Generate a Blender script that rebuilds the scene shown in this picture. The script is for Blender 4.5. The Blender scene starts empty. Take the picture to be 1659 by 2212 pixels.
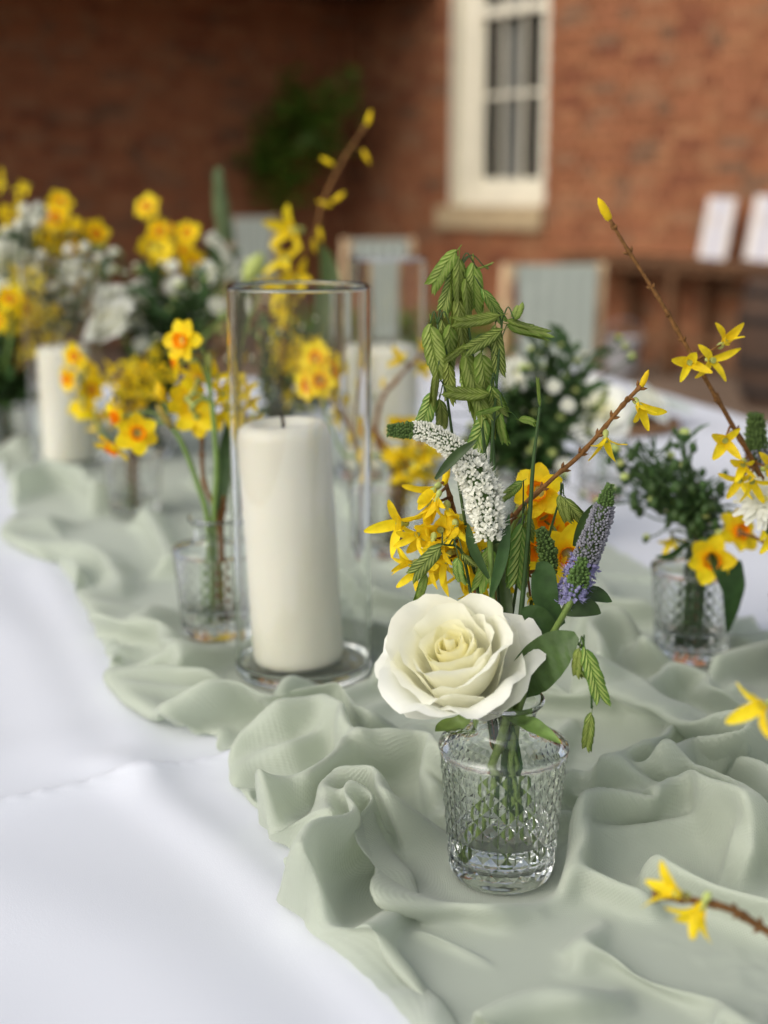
import bpy, bmesh, math, random
import numpy as np
from mathutils import Vector, Matrix, Euler

# ------------------------------------------------------------------ camera, sky, sun, exposure
scene = bpy.context.scene
C = scene.collection
IMG_W, IMG_H, F_PX = 1659.0, 2212.0, 2900.0        # picture units used for measuring
PITCH = math.radians(13.3)
TABLE_Z = 0.75
CAM = Vector((0.0, 0.0, TABLE_Z + 0.335))

cam_data = bpy.data.cameras.new("camera")
cam = bpy.data.objects.new("camera", cam_data)
C.objects.link(cam)
cam.location = CAM
cam.rotation_euler = (math.radians(90) - PITCH, 0, 0)
cam_data.sensor_fit = 'VERTICAL'
cam_data.sensor_height = 36.0
cam_data.sensor_width = 36.0
cam_data.lens = F_PX / IMG_H * 36.0
cam_data.clip_start = 0.02
cam_data.clip_end = 500.0
cam_data.dof.use_dof = True
cam_data.dof.focus_distance = 0.675
cam_data.dof.aperture_fstop = cam_data.lens / 9.8
cam_data.dof.aperture_blades = 0
scene.camera = cam
scene.render.resolution_x, scene.render.resolution_y = 768, 1024

SUN_ELEV, SUN_AZ = math.radians(36), math.radians(-130)   # azimuth from +Y towards +X
world = bpy.data.worlds.new("World")
scene.world = world
world.use_nodes = True
wn = world.node_tree
wn.nodes.clear()
sky = wn.nodes.new('ShaderNodeTexSky')
sky.sky_type = 'NISHITA'
sky.sun_disc = False
sky.sun_elevation = SUN_ELEV
sky.sun_rotation = SUN_AZ
sky.air_density = 1.0
sky.dust_density = 4.0
sky.ozone_density = 1.0
hs = wn.nodes.new('ShaderNodeHueSaturation')
hs.inputs['Saturation'].default_value = 0.42         # overcast: a nearly grey sky
bgn = wn.nodes.new('ShaderNodeBackground')
bgn.inputs['Strength'].default_value = 0.15
won = wn.nodes.new('ShaderNodeOutputWorld')
wn.links.new(sky.outputs[0], hs.inputs['Color'])
wn.links.new(hs.outputs[0], bgn.inputs['Color'])
wn.links.new(bgn.outputs[0], won.inputs['Surface'])

sun_data = bpy.data.lights.new("sun", 'SUN')
sun_data.energy = 0.9
sun_data.angle = math.radians(80)
sun_data.color = (1.0, 0.96, 0.90)
sun = bpy.data.objects.new("sun", sun_data)
C.objects.link(sun)
sdir = Vector((math.cos(SUN_ELEV) * math.sin(SUN_AZ), math.cos(SUN_ELEV) * math.cos(SUN_AZ), math.sin(SUN_ELEV)))
sun.rotation_euler = sdir.to_track_quat('Z', 'Y').to_euler()
sun.location = (0, 0, 12)

scene.view_settings.view_transform = 'Standard'
scene.view_settings.look = 'None'
scene.view_settings.exposure = 0.10
scene.view_settings.gamma = 1.0
scene.view_settings.use_curve_mapping = False
scene.render.engine = 'CYCLES'
cy = scene.cycles
cy.max_bounces = 16
cy.transmission_bounces = 14
cy.transparent_max_bounces = 16
cy.diffuse_bounces = 4
cy.glossy_bounces = 6
cy.caustics_reflective = True
cy.caustics_refractive = True
cy.blur_glossy = 0.6
cy.sample_clamp_indirect = 6.0
cy.use_denoising = True
try:
    cy.denoiser = 'OPENIMAGEDENOISE'
except Exception:
    pass

# ------------------------------------------------------------------ measuring helpers
SP, CP = math.sin(PITCH), math.cos(PITCH)
def ray(px, py):
    a = (px - IMG_W / 2) / F_PX
    b = -(py - IMG_H / 2) / F_PX
    return Vector((a, CP + b * SP, -SP + b * CP))
def P(px, py, Y):
    """the point of the place seen at (px, py) that lies Y metres ahead"""
    d = ray(px, py)
    return CAM + d * (Y / d.y)
def T(px, py, z=TABLE_Z):
    """the point seen at (px, py) that lies at height z"""
    d = ray(px, py)
    return CAM + d * ((z - CAM.z) / d.z)
def pix(p):
    v = Vector(p) - CAM
    depth = v.y * CP - v.z * SP
    up = v.y * SP + v.z * CP
    return (IMG_W / 2 + F_PX * v.x / depth, IMG_H / 2 - F_PX * up / depth, depth)

# ------------------------------------------------------------------ object helpers
def link(o, parent=None):
    C.objects.link(o)
    if parent is not None:
        o.parent = parent
    return o
def tag(o, label, cat, group=None, kind=None):
    if label: o["label"] = label
    if cat: o["category"] = cat
    if group: o["group"] = group
    if kind: o["kind"] = kind
    return o
def thing(name, loc, label, cat, group=None):
    o = bpy.data.objects.new(name, None)
    o.empty_display_size = 0.02
    o.location = loc
    link(o)
    return tag(o, label, cat, group)
def mesh(name, verts, faces, mat=None, smooth=True):
    me = bpy.data.meshes.new(name)
    me.from_pydata([tuple(v) for v in verts], [], [tuple(f) for f in faces])
    if smooth:
        me.polygons.foreach_set("use_smooth", [True] * len(me.polygons))
    if mat is not None:
        for m in (mat if isinstance(mat, (list, tuple)) else [mat]):
            me.materials.append(m)
    me.update()
    return me
def obj(name, me, parent=None, M=None):
    o = bpy.data.objects.new(name, me)
    link(o, parent)
    if M is not None:
        o.matrix_basis = M
    return o
def world_part(name, verts, faces, mat, root, smooth=True):
    """a part given in world coordinates under an unrotated root"""
    l = Vector(root.location)
    me = mesh(name, [Vector(v) - l for v in verts], faces, mat, smooth)
    return obj(name, me, root)
def frame_m(loc, zdir, xhint=(1, 0, 0.01), s=1.0, spin=0.0):
    z = Vector(zdir).normalized()
    x = Vector(xhint)
    x = (x - z * x.dot(z))
    if x.length < 1e-5:
        x = Vector((0, 1, 0)) - z * z.y
    x.normalize()
    y = z.cross(x)
    R = Matrix((x, y, z)).transposed().to_4x4()
    return Matrix.Translation(loc) @ R @ Matrix.Rotation(spin, 4, 'Z') @ Matrix.Scale(s, 4)
class MB:
    """collects shapes into one mesh"""
    def __init__(s):
        s.v = []; s.f = []
    def add(s, v, f):
        n = len(s.v)
        s.v += [Vector(a) for a in v]
        s.f += [tuple(i + n for i in q) for q in f]
    def box(s, c, d, M=None):
        c = Vector(c); hx, hy, hz = d[0] / 2, d[1] / 2, d[2] / 2
        vs = [Vector((x, y, z)) for x in (-hx, hx) for y in (-hy, hy) for z in (-hz, hz)]
        if M is not None:
            vs = [M @ v for v in vs]
        s.add([v + c for v in vs], [(0, 1, 3, 2), (4, 6, 7, 5), (0, 4, 5, 1), (2, 3, 7, 6), (0, 2, 6, 4), (1, 5, 7, 3)])
    def tube(s, pts, rads, n=8, cap=True):
        v, f = tube(pts, rads, n, cap)
        s.add(v, f)
def catmull(pts, per=6):
    pts = [Vector(p) for p in pts]
    if len(pts) < 3:
        return [pts[0].lerp(pts[-1], i / per) for i in range(per + 1)]
    q = [pts[0] * 2 - pts[1]] + pts + [pts[-1] * 2 - pts[-2]]
    out = []
    for i in range(1, len(q) - 2):
        a, b, c, d = q[i - 1], q[i], q[i + 1], q[i + 2]
        for k in range(per):
            t = k / per
            out.append(0.5 * ((2 * b) + (c - a) * t + (2 * a - 5 * b + 4 * c - d) * t * t + (3 * b - a - 3 * c + d) * t ** 3))
    out.append(pts[-1])
    return out
def tube(pts, rads, n=8, cap=True):
    pts = [Vector(p) for p in pts]
    m = len(pts)
    if not isinstance(rads, (list, tuple)):
        rads = [rads] * m
    if len(rads) != m:
        rads = list(np.interp(np.linspace(0, 1, m), np.linspace(0, 1, len(rads)), rads))
    v, f = [], []
    up = None
    for i in range(m):
        t = (pts[min(i + 1, m - 1)] - pts[max(i - 1, 0)])
        if t.length < 1e-9: t = Vector((0, 0, 1))
        t.normalize()
        if up is None:
            up = Vector((1, 0, 0)) if abs(t.x) < 0.9 else Vector((0, 1, 0))
        up = (up - t * up.dot(t)).normalized()
        w = t.cross(up)
        for k in range(n):
            a = 2 * math.pi * k / n
            v.append(pts[i] + (up * math.cos(a) + w * math.sin(a)) * rads[i])
    for i in range(m - 1):
        for k in range(n):
            k2 = (k + 1) % n
            f.append((i * n + k, i * n + k2, (i + 1) * n + k2, (i + 1) * n + k))
    if cap:
        f.append(tuple(range(n - 1, -1, -1)))
        f.append(tuple((m - 1) * n + k for k in range(n)))
    return v, f
def lathe(profile, n=48, close=False):
    """profile of (radius, z); returns verts, faces"""
    v, f = [], []
    for r, z in profile:
        for k in range(n):
            a = 2 * math.pi * k / n
            v.append((r * math.cos(a), r * math.sin(a), z))
    m = len(profile)
    for i in range(m - 1 + (1 if close else 0)):
        j = (i + 1) % m
        for k in range(n):
            k2 = (k + 1) % n
            f.append((i * n + k, i * n + k2, j * n + k2, j * n + k))
    return v, f

# ------------------------------------------------------------------ materials
def nodes_of(name):
    m = bpy.data.materials.new(name)
    m.use_nodes = True
    t = m.node_tree
    b = t.nodes.get('Principled BSDF')
    o = t.nodes.get('Material Output')
    return m, t, b, o
def rgb(r, g, b):                                   # 8-bit display colour to linear
    def l(c):
        c /= 255.0
        return c / 12.92 if c <= 0.04045 else ((c + 0.055) / 1.055) ** 2.4
    return (l(r), l(g), l(b), 1.0)
def varied(t, base, amount=0.25, scale=60.0, hue=0.0, per_object=0.15):
    """base colour broken by noise and by a random value per object"""
    nz = t.nodes.new('ShaderNodeTexNoise')
    nz.inputs['Scale'].default_value = scale
    nz.inputs['Detail'].default_value = 4
    tc = t.nodes.new('ShaderNodeTexCoord')
    t.links.new(tc.outputs['Object'], nz.inputs['Vector'])
    mr = t.nodes.new('ShaderNodeMapRange')
    mr.inputs['From Min'].default_value = 0.3; mr.inputs['From Max'].default_value = 0.7
    mr.inputs['To Min'].default_value = 1 - amount; mr.inputs['To Max'].default_value = 1 + amount
    t.links.new(nz.outputs['Fac'], mr.inputs['Value'])
    oi = t.nodes.new('ShaderNodeObjectInfo')
    mo = t.nodes.new('ShaderNodeMapRange')
    mo.inputs['To Min'].default_value = 1 - per_object; mo.inputs['To Max'].default_value = 1 + per_object
    t.links.new(oi.outputs['Random'], mo.inputs['Value'])
    mu = t.nodes.new('ShaderNodeMath'); mu.operation = 'MULTIPLY'
    t.links.new(mr.outputs[0], mu.inputs[0]); t.links.new(mo.outputs[0], mu.inputs[1])
    h = t.nodes.new('ShaderNodeHueSaturation')
    h.inputs['Color'].default_value = base
    t.links.new(mu.outputs[0], h.inputs['Value'])
    if hue:
        mh = t.nodes.new('ShaderNodeMapRange')
        mh.inputs['To Min'].default_value = 0.5 - hue; mh.inputs['To Max'].default_value = 0.5 + hue
        t.links.new(oi.outputs['Random'], mh.inputs['Value'])
        t.links.new(mh.outputs[0], h.inputs['Hue'])
    return h.outputs[0]
def bump(t, b, scale, strength, dist=0.001, coord='Object', detail=3, kind='noise'):
    tc = t.nodes.new('ShaderNodeTexCoord')
    nz = t.nodes.new('ShaderNodeTexNoise')
    nz.inputs['Scale'].default_value = scale
    nz.inputs['Detail'].default_value = detail
    t.links.new(tc.outputs[coord], nz.inputs['Vector'])
    bp = t.nodes.new('ShaderNodeBump')
    bp.inputs['Strength'].default_value = strength
    bp.inputs['Distance'].default_value = dist
    t.links.new(nz.outputs['Fac'], bp.inputs['Height'])
    t.links.new(bp.outputs[0], b.inputs['Normal'])
    return bp
def plain(name, col, rough=0.6, amount=0.15, scale=40, bmp=0.0, bscale=80, bdist=0.002, spec=0.4, per_object=0.08, metallic=0.0):
    m, t, b, o = nodes_of(name)
    t.links.new(varied(t, col, amount, scale, 0, per_object), b.inputs['Base Color'])
    b.inputs['Roughness'].default_value = rough
    b.inputs['Specular IOR Level'].default_value = spec
    b.inputs['Metallic'].default_value = metallic
    if bmp: bump(t, b, bscale, bmp, bdist)
    return m
def leafy(name, col, trans=0.35, rough=0.5, amount=0.2, scale=120, spec=0.3, hue=0.01, per_object=0.15, tcol=None, bmp=0.15, bscale=350):
    """thin living tissue: a soft gloss over colour, with light passing through"""
    m, t, b, o = nodes_of(name)
    c = varied(t, col, amount, scale, hue, per_object)
    t.links.new(c, b.inputs['Base Color'])
    b.inputs['Roughness'].default_value = rough
    b.inputs['Specular IOR Level'].default_value = spec
    if bmp: bump(t, b, bscale, bmp, 0.0006)
    tr = t.nodes.new('ShaderNodeBsdfTranslucent')
    if tcol is None:
        t.links.new(c, tr.inputs['Color'])
    else:
        tr.inputs['Color'].default_value = tcol
    mx = t.nodes.new('ShaderNodeMixShader')
    mx.inputs[0].default_value = trans
    t.links.new(b.outputs[0], mx.inputs[1]); t.links.new(tr.outputs[0], mx.inputs[2])
    t.links.new(mx.outputs[0], o.inputs['Surface'])
    return m
def glassy(name, ior=1.5, col=(1, 1, 1, 1), rough=0.0):
    m, t, b, o = nodes_of(name)
    t.nodes.remove(b)
    g = t.nodes.new('ShaderNodeBsdfGlass')
    g.inputs['IOR'].default_value = ior
    g.inputs['Color'].default_value = col
    g.inputs['Roughness'].default_value = rough
    t.links.new(g.outputs[0], o.inputs['Surface'])
    return m

M_GLASS = glassy("clear_glass", 1.48, (0.995, 1.0, 0.997, 1))
M_WATER = glassy("water", 1.33, (0.995, 1.0, 0.995, 1))
M_YELLOW = leafy("forsythia_yellow", rgb(248, 220, 40), 0.4, 0.55, 0.10, 300, 0.2, 0.006, 0.10)
M_DAFF = leafy("daffodil_yellow", rgb(250, 222, 34), 0.42, 0.5, 0.10, 200, 0.2, 0.006, 0.08)
M_CUP = leafy("daffodil_orange", rgb(246, 148, 16), 0.4, 0.5, 0.10, 200, 0.2, 0.008, 0.10)
M_TWIG = plain("twig_bark", rgb(118, 82, 44), 0.75, 0.35, 400, 0.6, 500, 0.001, 0.2)
M_STEM = leafy("stem_green", rgb(116, 142, 72), 0.1, 0.45, 0.2, 200, 0.35, 0.01, 0.12)
M_STEMD = leafy("stem_dark_green", rgb(58, 82, 40), 0.1, 0.5, 0.2, 200, 0.3, 0.01, 0.12)
M_LEAF = leafy("leaf_green", rgb(76, 96, 50), 0.3, 0.42, 0.22, 150, 0.4, 0.015, 0.18)
M_LEAFD = leafy("leaf_dark_green", rgb(58, 84, 42), 0.25, 0.45, 0.25, 150, 0.35, 0.015, 0.2)
M_OAT = leafy("oat_scale_green", rgb(128, 154, 64), 0.45, 0.5, 0.25, 260, 0.3, 0.025, 0.28)
M_OATL = leafy("oat_scale_edge", rgb(160, 176, 92), 0.35, 0.5, 0.15, 260, 0.3, 0.01, 0.1)
M_OATD = leafy("oat_scale_dark", rgb(104, 134, 56), 0.45, 0.5, 0.25, 260, 0.3, 0.025, 0.28)
M_WHITE = leafy("petal_white", rgb(240, 240, 228), 0.35, 0.6, 0.05, 200, 0.2, 0.0, 0.04)
M_CREAM = leafy("petal_cream", rgb(243, 240, 212), 0.35, 0.6, 0.05, 200, 0.2, 0.0, 0.04)
M_BUDG = leafy("bud_yellow_green", rgb(188, 198, 118), 0.25, 0.6, 0.15, 200, 0.2, 0.01, 0.1)
M_LILAC = leafy("floret_lilac", rgb(148, 146, 184), 0.3, 0.6, 0.15, 300, 0.2, 0.012, 0.1)
M_SPIKEG = leafy("spike_green", rgb(92, 116, 60), 0.2, 0.6, 0.25, 300, 0.2, 0.01, 0.1)
M_SPIKEB = leafy("spike_grey_bud", rgb(150, 149, 158), 0.2, 0.6, 0.15, 300, 0.2, 0.01, 0.1)
M_CENTRE = leafy("flower_centre", rgb(226, 222, 140), 0.2, 0.7, 0.2, 500, 0.2, 0.01, 0.1)
M_SPATHE = leafy("spathe_papery", rgb(186, 168, 92), 0.4, 0.6, 0.25, 120, 0.2, 0.01, 0.1)

M_PALEG = leafy("pale_spike_green", rgb(128, 144, 104), 0.2, 0.7, 0.2, 100, 0.2, 0.01, 0.1)
M_SPIKED = leafy("spike_core_green", rgb(70, 92, 46), 0.1, 0.6, 0.2, 300, 0.2, 0.01, 0.1)

# ------------------------------------------------------------------ setting materials
def brick_mat(name):
    m, t, b, o = nodes_of(name)
    oi = t.nodes.new('ShaderNodeObjectInfo')
    ge = t.nodes.new('ShaderNodeNewGeometry')
    ad = t.nodes.new('ShaderNodeMath'); ad.operation = 'ADD'
    t.links.new(oi.outputs['Random'], ad.inputs[0]); t.links.new(ge.outputs['Random Per Island'], ad.inputs[1])
    fr = t.nodes.new('ShaderNodeMath'); fr.operation = 'FRACT'
    t.links.new(ad.outputs[0], fr.inputs[0])
    cr = t.nodes.new('ShaderNodeValToRGB')
    e = cr.color_ramp.elements
    cols = [(0.0, rgb(138, 78, 52)), (0.10, rgb(158, 98, 62)), (0.35, rgb(176, 112, 70)), (0.6, rgb(166, 104, 68)),
            (0.78, rgb(180, 122, 80)), (0.92, rgb(156, 114, 84)), (1.0, rgb(130, 96, 72))]
    e[0].position, e[0].color = cols[0]
    e[1].position, e[1].color = cols[-1]
    for p, c in cols[1:-1]:
        n = e.new(p); n.color = c
    t.links.new(fr.outputs[0], cr.inputs[0])
    tc = t.nodes.new('ShaderNodeTexCoord')
    nz = t.nodes.new('ShaderNodeTexNoise'); nz.inputs['Scale'].default_value = 9; nz.inputs['Detail'].default_value = 6
    t.links.new(ge.outputs['Position'], nz.inputs['Vector'])
    mx = t.nodes.new('ShaderNodeMix'); mx.data_type = 'RGBA'; mx.blend_type = 'MULTIPLY'
    mx.inputs[0].default_value = 0.45
    t.links.new(cr.outputs[0], mx.inputs[6]); t.links.new(nz.outputs['Fac'], mx.inputs[7])
    hs2 = t.nodes.new('ShaderNodeHueSaturation'); hs2.inputs['Saturation'].default_value = 0.94; hs2.inputs['Value'].default_value = 1.0
    t.links.new(mx.outputs[2], hs2.inputs['Color'])
    t.links.new(hs2.outputs[0], b.inputs['Base Color'])
    b.inputs['Roughness'].default_value = 0.9
    b.inputs['Specular IOR Level'].default_value = 0.2
    bump(t, b, 60, 0.5, 0.004)
    return m
M_BRICK = brick_mat("red_brick")
M_MORTAR = plain("lime_mortar", rgb(140, 108, 80), 0.95, 0.25, 12, 0.4, 80, 0.003, 0.1)
M_PAINT = plain("cream_paint", rgb(226, 220, 200), 0.5, 0.06, 6, 0.05, 60)
M_STONE = plain("sandstone", rgb(176, 156, 122), 0.85, 0.2, 14, 0.3, 50)
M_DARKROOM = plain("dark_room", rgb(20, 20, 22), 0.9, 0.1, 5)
M_CURTAIN = plain("grey_curtain", rgb(150, 148, 142), 0.9, 0.1, 5)
M_PAVE = plain("paving", rgb(124, 104, 86), 0.9, 0.25, 3, 0.3, 40, 0.004)
M_WOOD = plain("dark_wood", rgb(104, 72, 46), 0.6, 0.3, 10, 0.2, 60)
M_WOODL = plain("pale_wood", rgb(196, 168, 130), 0.55, 0.2, 12, 0.2, 60)
M_ROOF = plain("roof_boards", rgb(70, 52, 40), 0.8, 0.2, 6)
def pane_mat():
    m, t, b, o = nodes_of("window_glass")
    t.nodes.remove(b)
    tr = t.nodes.new('ShaderNodeBsdfTransparent'); tr.inputs[0].default_value = (0.94, 0.95, 0.95, 1)
    gl = t.nodes.new('ShaderNodeBsdfGlossy'); gl.inputs['Roughness'].default_value = 0.03
    fz = t.nodes.new('ShaderNodeFresnel'); fz.inputs[0].default_value = 1.25
    mx = t.nodes.new('ShaderNodeMixShader')
    t.links.new(fz.outputs[0], mx.inputs[0]); t.links.new(tr.outputs[0], mx.inputs[1]); t.links.new(gl.outputs[0], mx.inputs[2])
    t.links.new(mx.outputs[0], o.inputs['Surface'])
    return m
M_PANE = pane_mat()

# ------------------------------------------------------------------ ground
gv = [(-60, -60, 0), (60, -60, 0), (60, 60, 0), (-60, 60, 0)]
ground = obj("ground", mesh("ground", gv, [(0, 1, 2, 3)], M_PAVE, False))
tag(ground, "brown paved courtyard ground", "ground", kind="structure")

# ------------------------------------------------------------------ brick walls
CORNER = Vector((-0.30, 11.4, 0))
R_DIR = Vector((0.634, -0.773, 0)).normalized()       # right wall runs from the corner towards the viewer's right
R_NOR = Vector((-R_DIR.y, R_DIR.x, 0)) * -1
if R_NOR.dot(CORNER) > 0: R_NOR = -R_NOR
L_DIR = R_NOR.copy()                                  # left wall runs the other way, square to it
L_NOR = R_DIR.copy()
def in_view(p, pad=40):
    x, y, d = pix(p)
    return d > 0 and -pad < x < IMG_W + pad and -pad < y < 830
def brick_wall(name, org, du, nrm, length, height, label, opening=None, seed=1):
    rnd = random.Random(seed)
    root = thing(name, org, label, "wall")
    up = Vector((0, 0, 1))
    def at(u, z, out=0.0):
        return org + du * u + up * z + nrm * out
    CO, JT, ST, HD = 0.075, 0.010, 0.2155, 0.1025
    bricks = []
    rows = int(height / CO)
    for r in range(rows):
        z = r * CO + JT
        u = -0.16 * (r % 2) - rnd.random() * 0.004
        k = r % 2
        while u < length:
            w = ST if k % 2 == 0 else HD
            k += 1
            a, b = max(u, 0.002), min(u + w, length)
            u += w + JT
            if b - a < 0.03: continue
            spans = [(a, b)]
            if opening:
                o0, o1, oz0, oz1 = opening
                if z + 0.065 > oz0 and z < oz1:
                    spans = []
                    if a < o0: spans.append((a, min(b, o0)))
                    if b > o1: spans.append((max(a, o1), b))
            for s0, s1 in spans:
                if s1 - s0 > 0.02:
                    bricks.append((s0, s1, z))
    # mortar bed, set back between the bricks
    mb = MB()
    def slab(u0, u1, z0, z1):
        if u1 - u0 < 1e-4 or z1 - z0 < 1e-4: return
        vs = [at(u, z, o) for u in (u0, u1) for o in (-0.20, -0.012) for z in (z0, z1)]
        mb.add(vs, [(0, 1, 3, 2), (4, 6, 7, 5), (0, 4, 5, 1), (2, 3, 7, 6), (0, 2, 6, 4), (1, 5, 7, 3)])
    if opening:
        o0, o1, oz0, oz1 = opening
        slab(-0.2, o0, 0, height); slab(o1, length, 0, height)
        slab(o0, o1, 0, oz0); slab(o0, o1, oz1, height)
    else:
        slab(-0.012, length, 0, height)
    world_part("mortar", mb.v, mb.f, M_MORTAR, root, False)
    # individual bricks for the largest in view, the rest joined
    vis = []
    rest = []
    for b in bricks:
        c = at((b[0] + b[1]) / 2, b[2] + 0.033)
        if in_view(c):
            vis.append(((b[1] - b[0]) / pix(c)[2] ** 2, b))
        else:
            rest.append(b)
    vis.sort(key=lambda q: -q[0])
    rest += [b for _, b in vis[295:]]
    vis = [b for _, b in vis[:295]]
    R = Matrix((du, nrm, up)).transposed().to_4x4()
    def unit(w):
        h, d, e = 0.065, 0.020, 0.003
        v = [(-w / 2, -d, 0), (w / 2, -d, 0), (w / 2, -d, h), (-w / 2, -d, h),
             (-w / 2, -e, 0), (w / 2, -e, 0), (w / 2, -e, h), (-w / 2, -e, h),
             (-w / 2 + e, 0, e), (w / 2 - e, 0, e), (w / 2 - e, 0, h - e), (-w / 2 + e, 0, h - e)]
        f = [(0, 1, 5, 4), (1, 2, 6, 5), (2, 3, 7, 6), (3, 0, 4, 7), (4, 5, 9, 8), (5, 6, 10, 9), (6, 7, 11, 10), (7, 4, 8, 11), (8, 9, 10, 11)]
        return v, f
    cache = {}
    for s0, s1, z in vis:
        w = round(s1 - s0, 3)
        if w not in cache:
            v, f = unit(w)
            cache[w] = mesh("brick", v, f, M_BRICK, False)
        M = Matrix.Translation(du * ((s0 + s1) / 2) + up * z + nrm * rnd.uniform(-0.002, 0.003)) @ R
        obj("brick", cache[w], root, M)
    mb = MB()
    for s0, s1, z in rest:
        v, f = unit(s1 - s0)
        M = Matrix.Translation(at((s0 + s1) / 2, z, rnd.uniform(-0.002, 0.003))) @ R
        mb.add([M @ Vector(q) for q in v], f)
    o = world_part("brick_courses", mb.v, mb.f, M_BRICK, root, False)
    o["kind"] = "stuff"
    return root, at

# window opening on the right wall (u along the wall, z)
WU0, WU1, WZ0, WZ1 = 1.26, 2.24, 1.00, 3.3
wall_r, at_r = brick_wall("brick_wall", CORNER, R_DIR, R_NOR, 6.4, 4.2,
    "bright orange brick wall with cream sash window on the right", (WU0, WU1, WZ0, WZ1), 3)
wall_l, at_l = brick_wall("brick_wall", CORNER, L_DIR, L_NOR, 5.6, 4.2,
    "dark shaded brick wall at the back left, without window", None, 5)

# sash window, part of the right wall
def wbox(mb, u0, u1, z0, z1, o0, o1, at):
    vs = [at(u, z, o) for u in (u0, u1) for o in (o0, o1) for z in (z0, z1)]
    mb.add(vs, [(0, 1, 3, 2), (4, 6, 7, 5), (0, 4, 5, 1), (2, 3, 7, 6), (0, 2, 6, 4), (1, 5, 7, 3)])
def wpart(name, boxes, mat, root, at, parent=None):
    mb = MB()
    for b in boxes: wbox(mb, *b, at)
    l = Vector(root.location)
    me = mesh(name, [v - l for v in mb.v], mb.f, mat, False)
    return obj(name, me, parent or root)
fr0 = -0.115                                            # face of the box frame, set back in the reveal
win = wpart("window", [(WU0, WU0 + 0.15, WZ0 + 0.12, WZ1, -0.19, fr0), (WU1 - 0.15, WU1, WZ0 + 0.12, WZ1, -0.19, fr0),
                       (WU0, WU1, WZ0, WZ0 + 0.12, -0.19, fr0 + 0.01)], M_PAINT, wall_r, at_r)
S0, S1 = WU0 + 0.15, WU1 - 0.15
ZM = WZ0 + 1.34                                         # meeting rail
zb = WZ0 + 0.12
wpart("lower_sash", [(S0, S0 + 0.045, zb + 0.08, ZM, -0.185, -0.15), (S1 - 0.045, S1, zb + 0.08, ZM, -0.185, -0.15),
                     (S0, S1, zb, zb + 0.08, -0.185, -0.149)], M_PAINT, wall_r, at_r, win)
wpart("upper_sash", [(S0, S0 + 0.045, ZM + 0.06, WZ1, -0.186, -0.135), (S1 - 0.045, S1, ZM + 0.06, WZ1, -0.186, -0.135)], M_PAINT, wall_r, at_r, win)
wpart("meeting_rail", [(S0, S1, ZM, ZM + 0.06, -0.187, -0.12)], M_PAINT, wall_r, at_r, win)
zmid = zb + 0.08 + (ZM - zb - 0.08) * 0.52
wpart("glazing_bar", [(S0 + 0.045, S1 - 0.045, zmid - 0.014, zmid + 0.014, -0.18, -0.152)], M_PAINT, wall_r, at_r, win)
for q in (1, 2):
    u = S0 + (S1 - S0) * q / 3
    wpart("glazing_bar", [(u - 0.011, u + 0.011, zb + 0.08, zmid - 0.0145, -0.179, -0.153)], M_PAINT, wall_r, at_r, win)
    wpart("glazing_bar", [(u - 0.011, u + 0.011, zmid + 0.0145, ZM, -0.179, -0.153)], M_PAINT, wall_r, at_r, win)
    wpart("glazing_bar", [(u - 0.011, u + 0.011, ZM + 0.06, WZ1, -0.179, -0.153)], M_PAINT, wall_r, at_r, win)
for q in range(3):
    ua = S0 + (S1 - S0) * q / 3 + 0.012; ub = S0 + (S1 - S0) * (q + 1) / 3 - 0.012
    for z0, z1 in ((zb + 0.081, zmid - 0.015), (zmid + 0.015, ZM - 0.001), (ZM + 0.061, WZ1 - 0.002)):
        wpart("pane", [(ua, ub, z0, z1, -0.170, -0.166)], M_PANE, wall_r, at_r, win)
wpart("sill", [(WU0 - 0.10, WU1 + 0.02, WZ0 - 0.16, WZ0 + 0.005, -0.19, 0.06)], M_STONE, wall_r, at_r, win)
wpart("reveal_lining", [(WU0 - 0.001, WU0 + 0.012, WZ0, WZ1, fr0, 0.003)], M_PAINT, wall_r, at_r, win)
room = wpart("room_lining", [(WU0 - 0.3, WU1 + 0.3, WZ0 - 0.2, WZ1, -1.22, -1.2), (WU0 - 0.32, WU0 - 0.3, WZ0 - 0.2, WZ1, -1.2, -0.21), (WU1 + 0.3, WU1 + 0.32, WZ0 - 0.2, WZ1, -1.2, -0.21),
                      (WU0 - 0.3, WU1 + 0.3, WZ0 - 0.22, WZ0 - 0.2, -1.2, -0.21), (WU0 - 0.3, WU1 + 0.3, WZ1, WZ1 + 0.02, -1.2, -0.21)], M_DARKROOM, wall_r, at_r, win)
def curtain(u0, u1):
    n = 24
    v, f = [], []
    for i in range(n + 1):
        u = u0 + (u1 - u0) * i / n
        o = -0.26 + 0.02 * math.sin(i * 1.6)
        v += [at_r(u, WZ0 - 0.1, o) - CORNER, at_r(u, WZ1, o) - CORNER]
        if i: f.append((2 * i - 2, 2 * i, 2 * i + 1, 2 * i - 1))
    obj("curtain", mesh("curtain", v, f, M_CURTAIN), win)
curtain(S0 + 0.13, S0 + 0.33); curtain(S0 + 0.52, S1 + 0.05)

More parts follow.
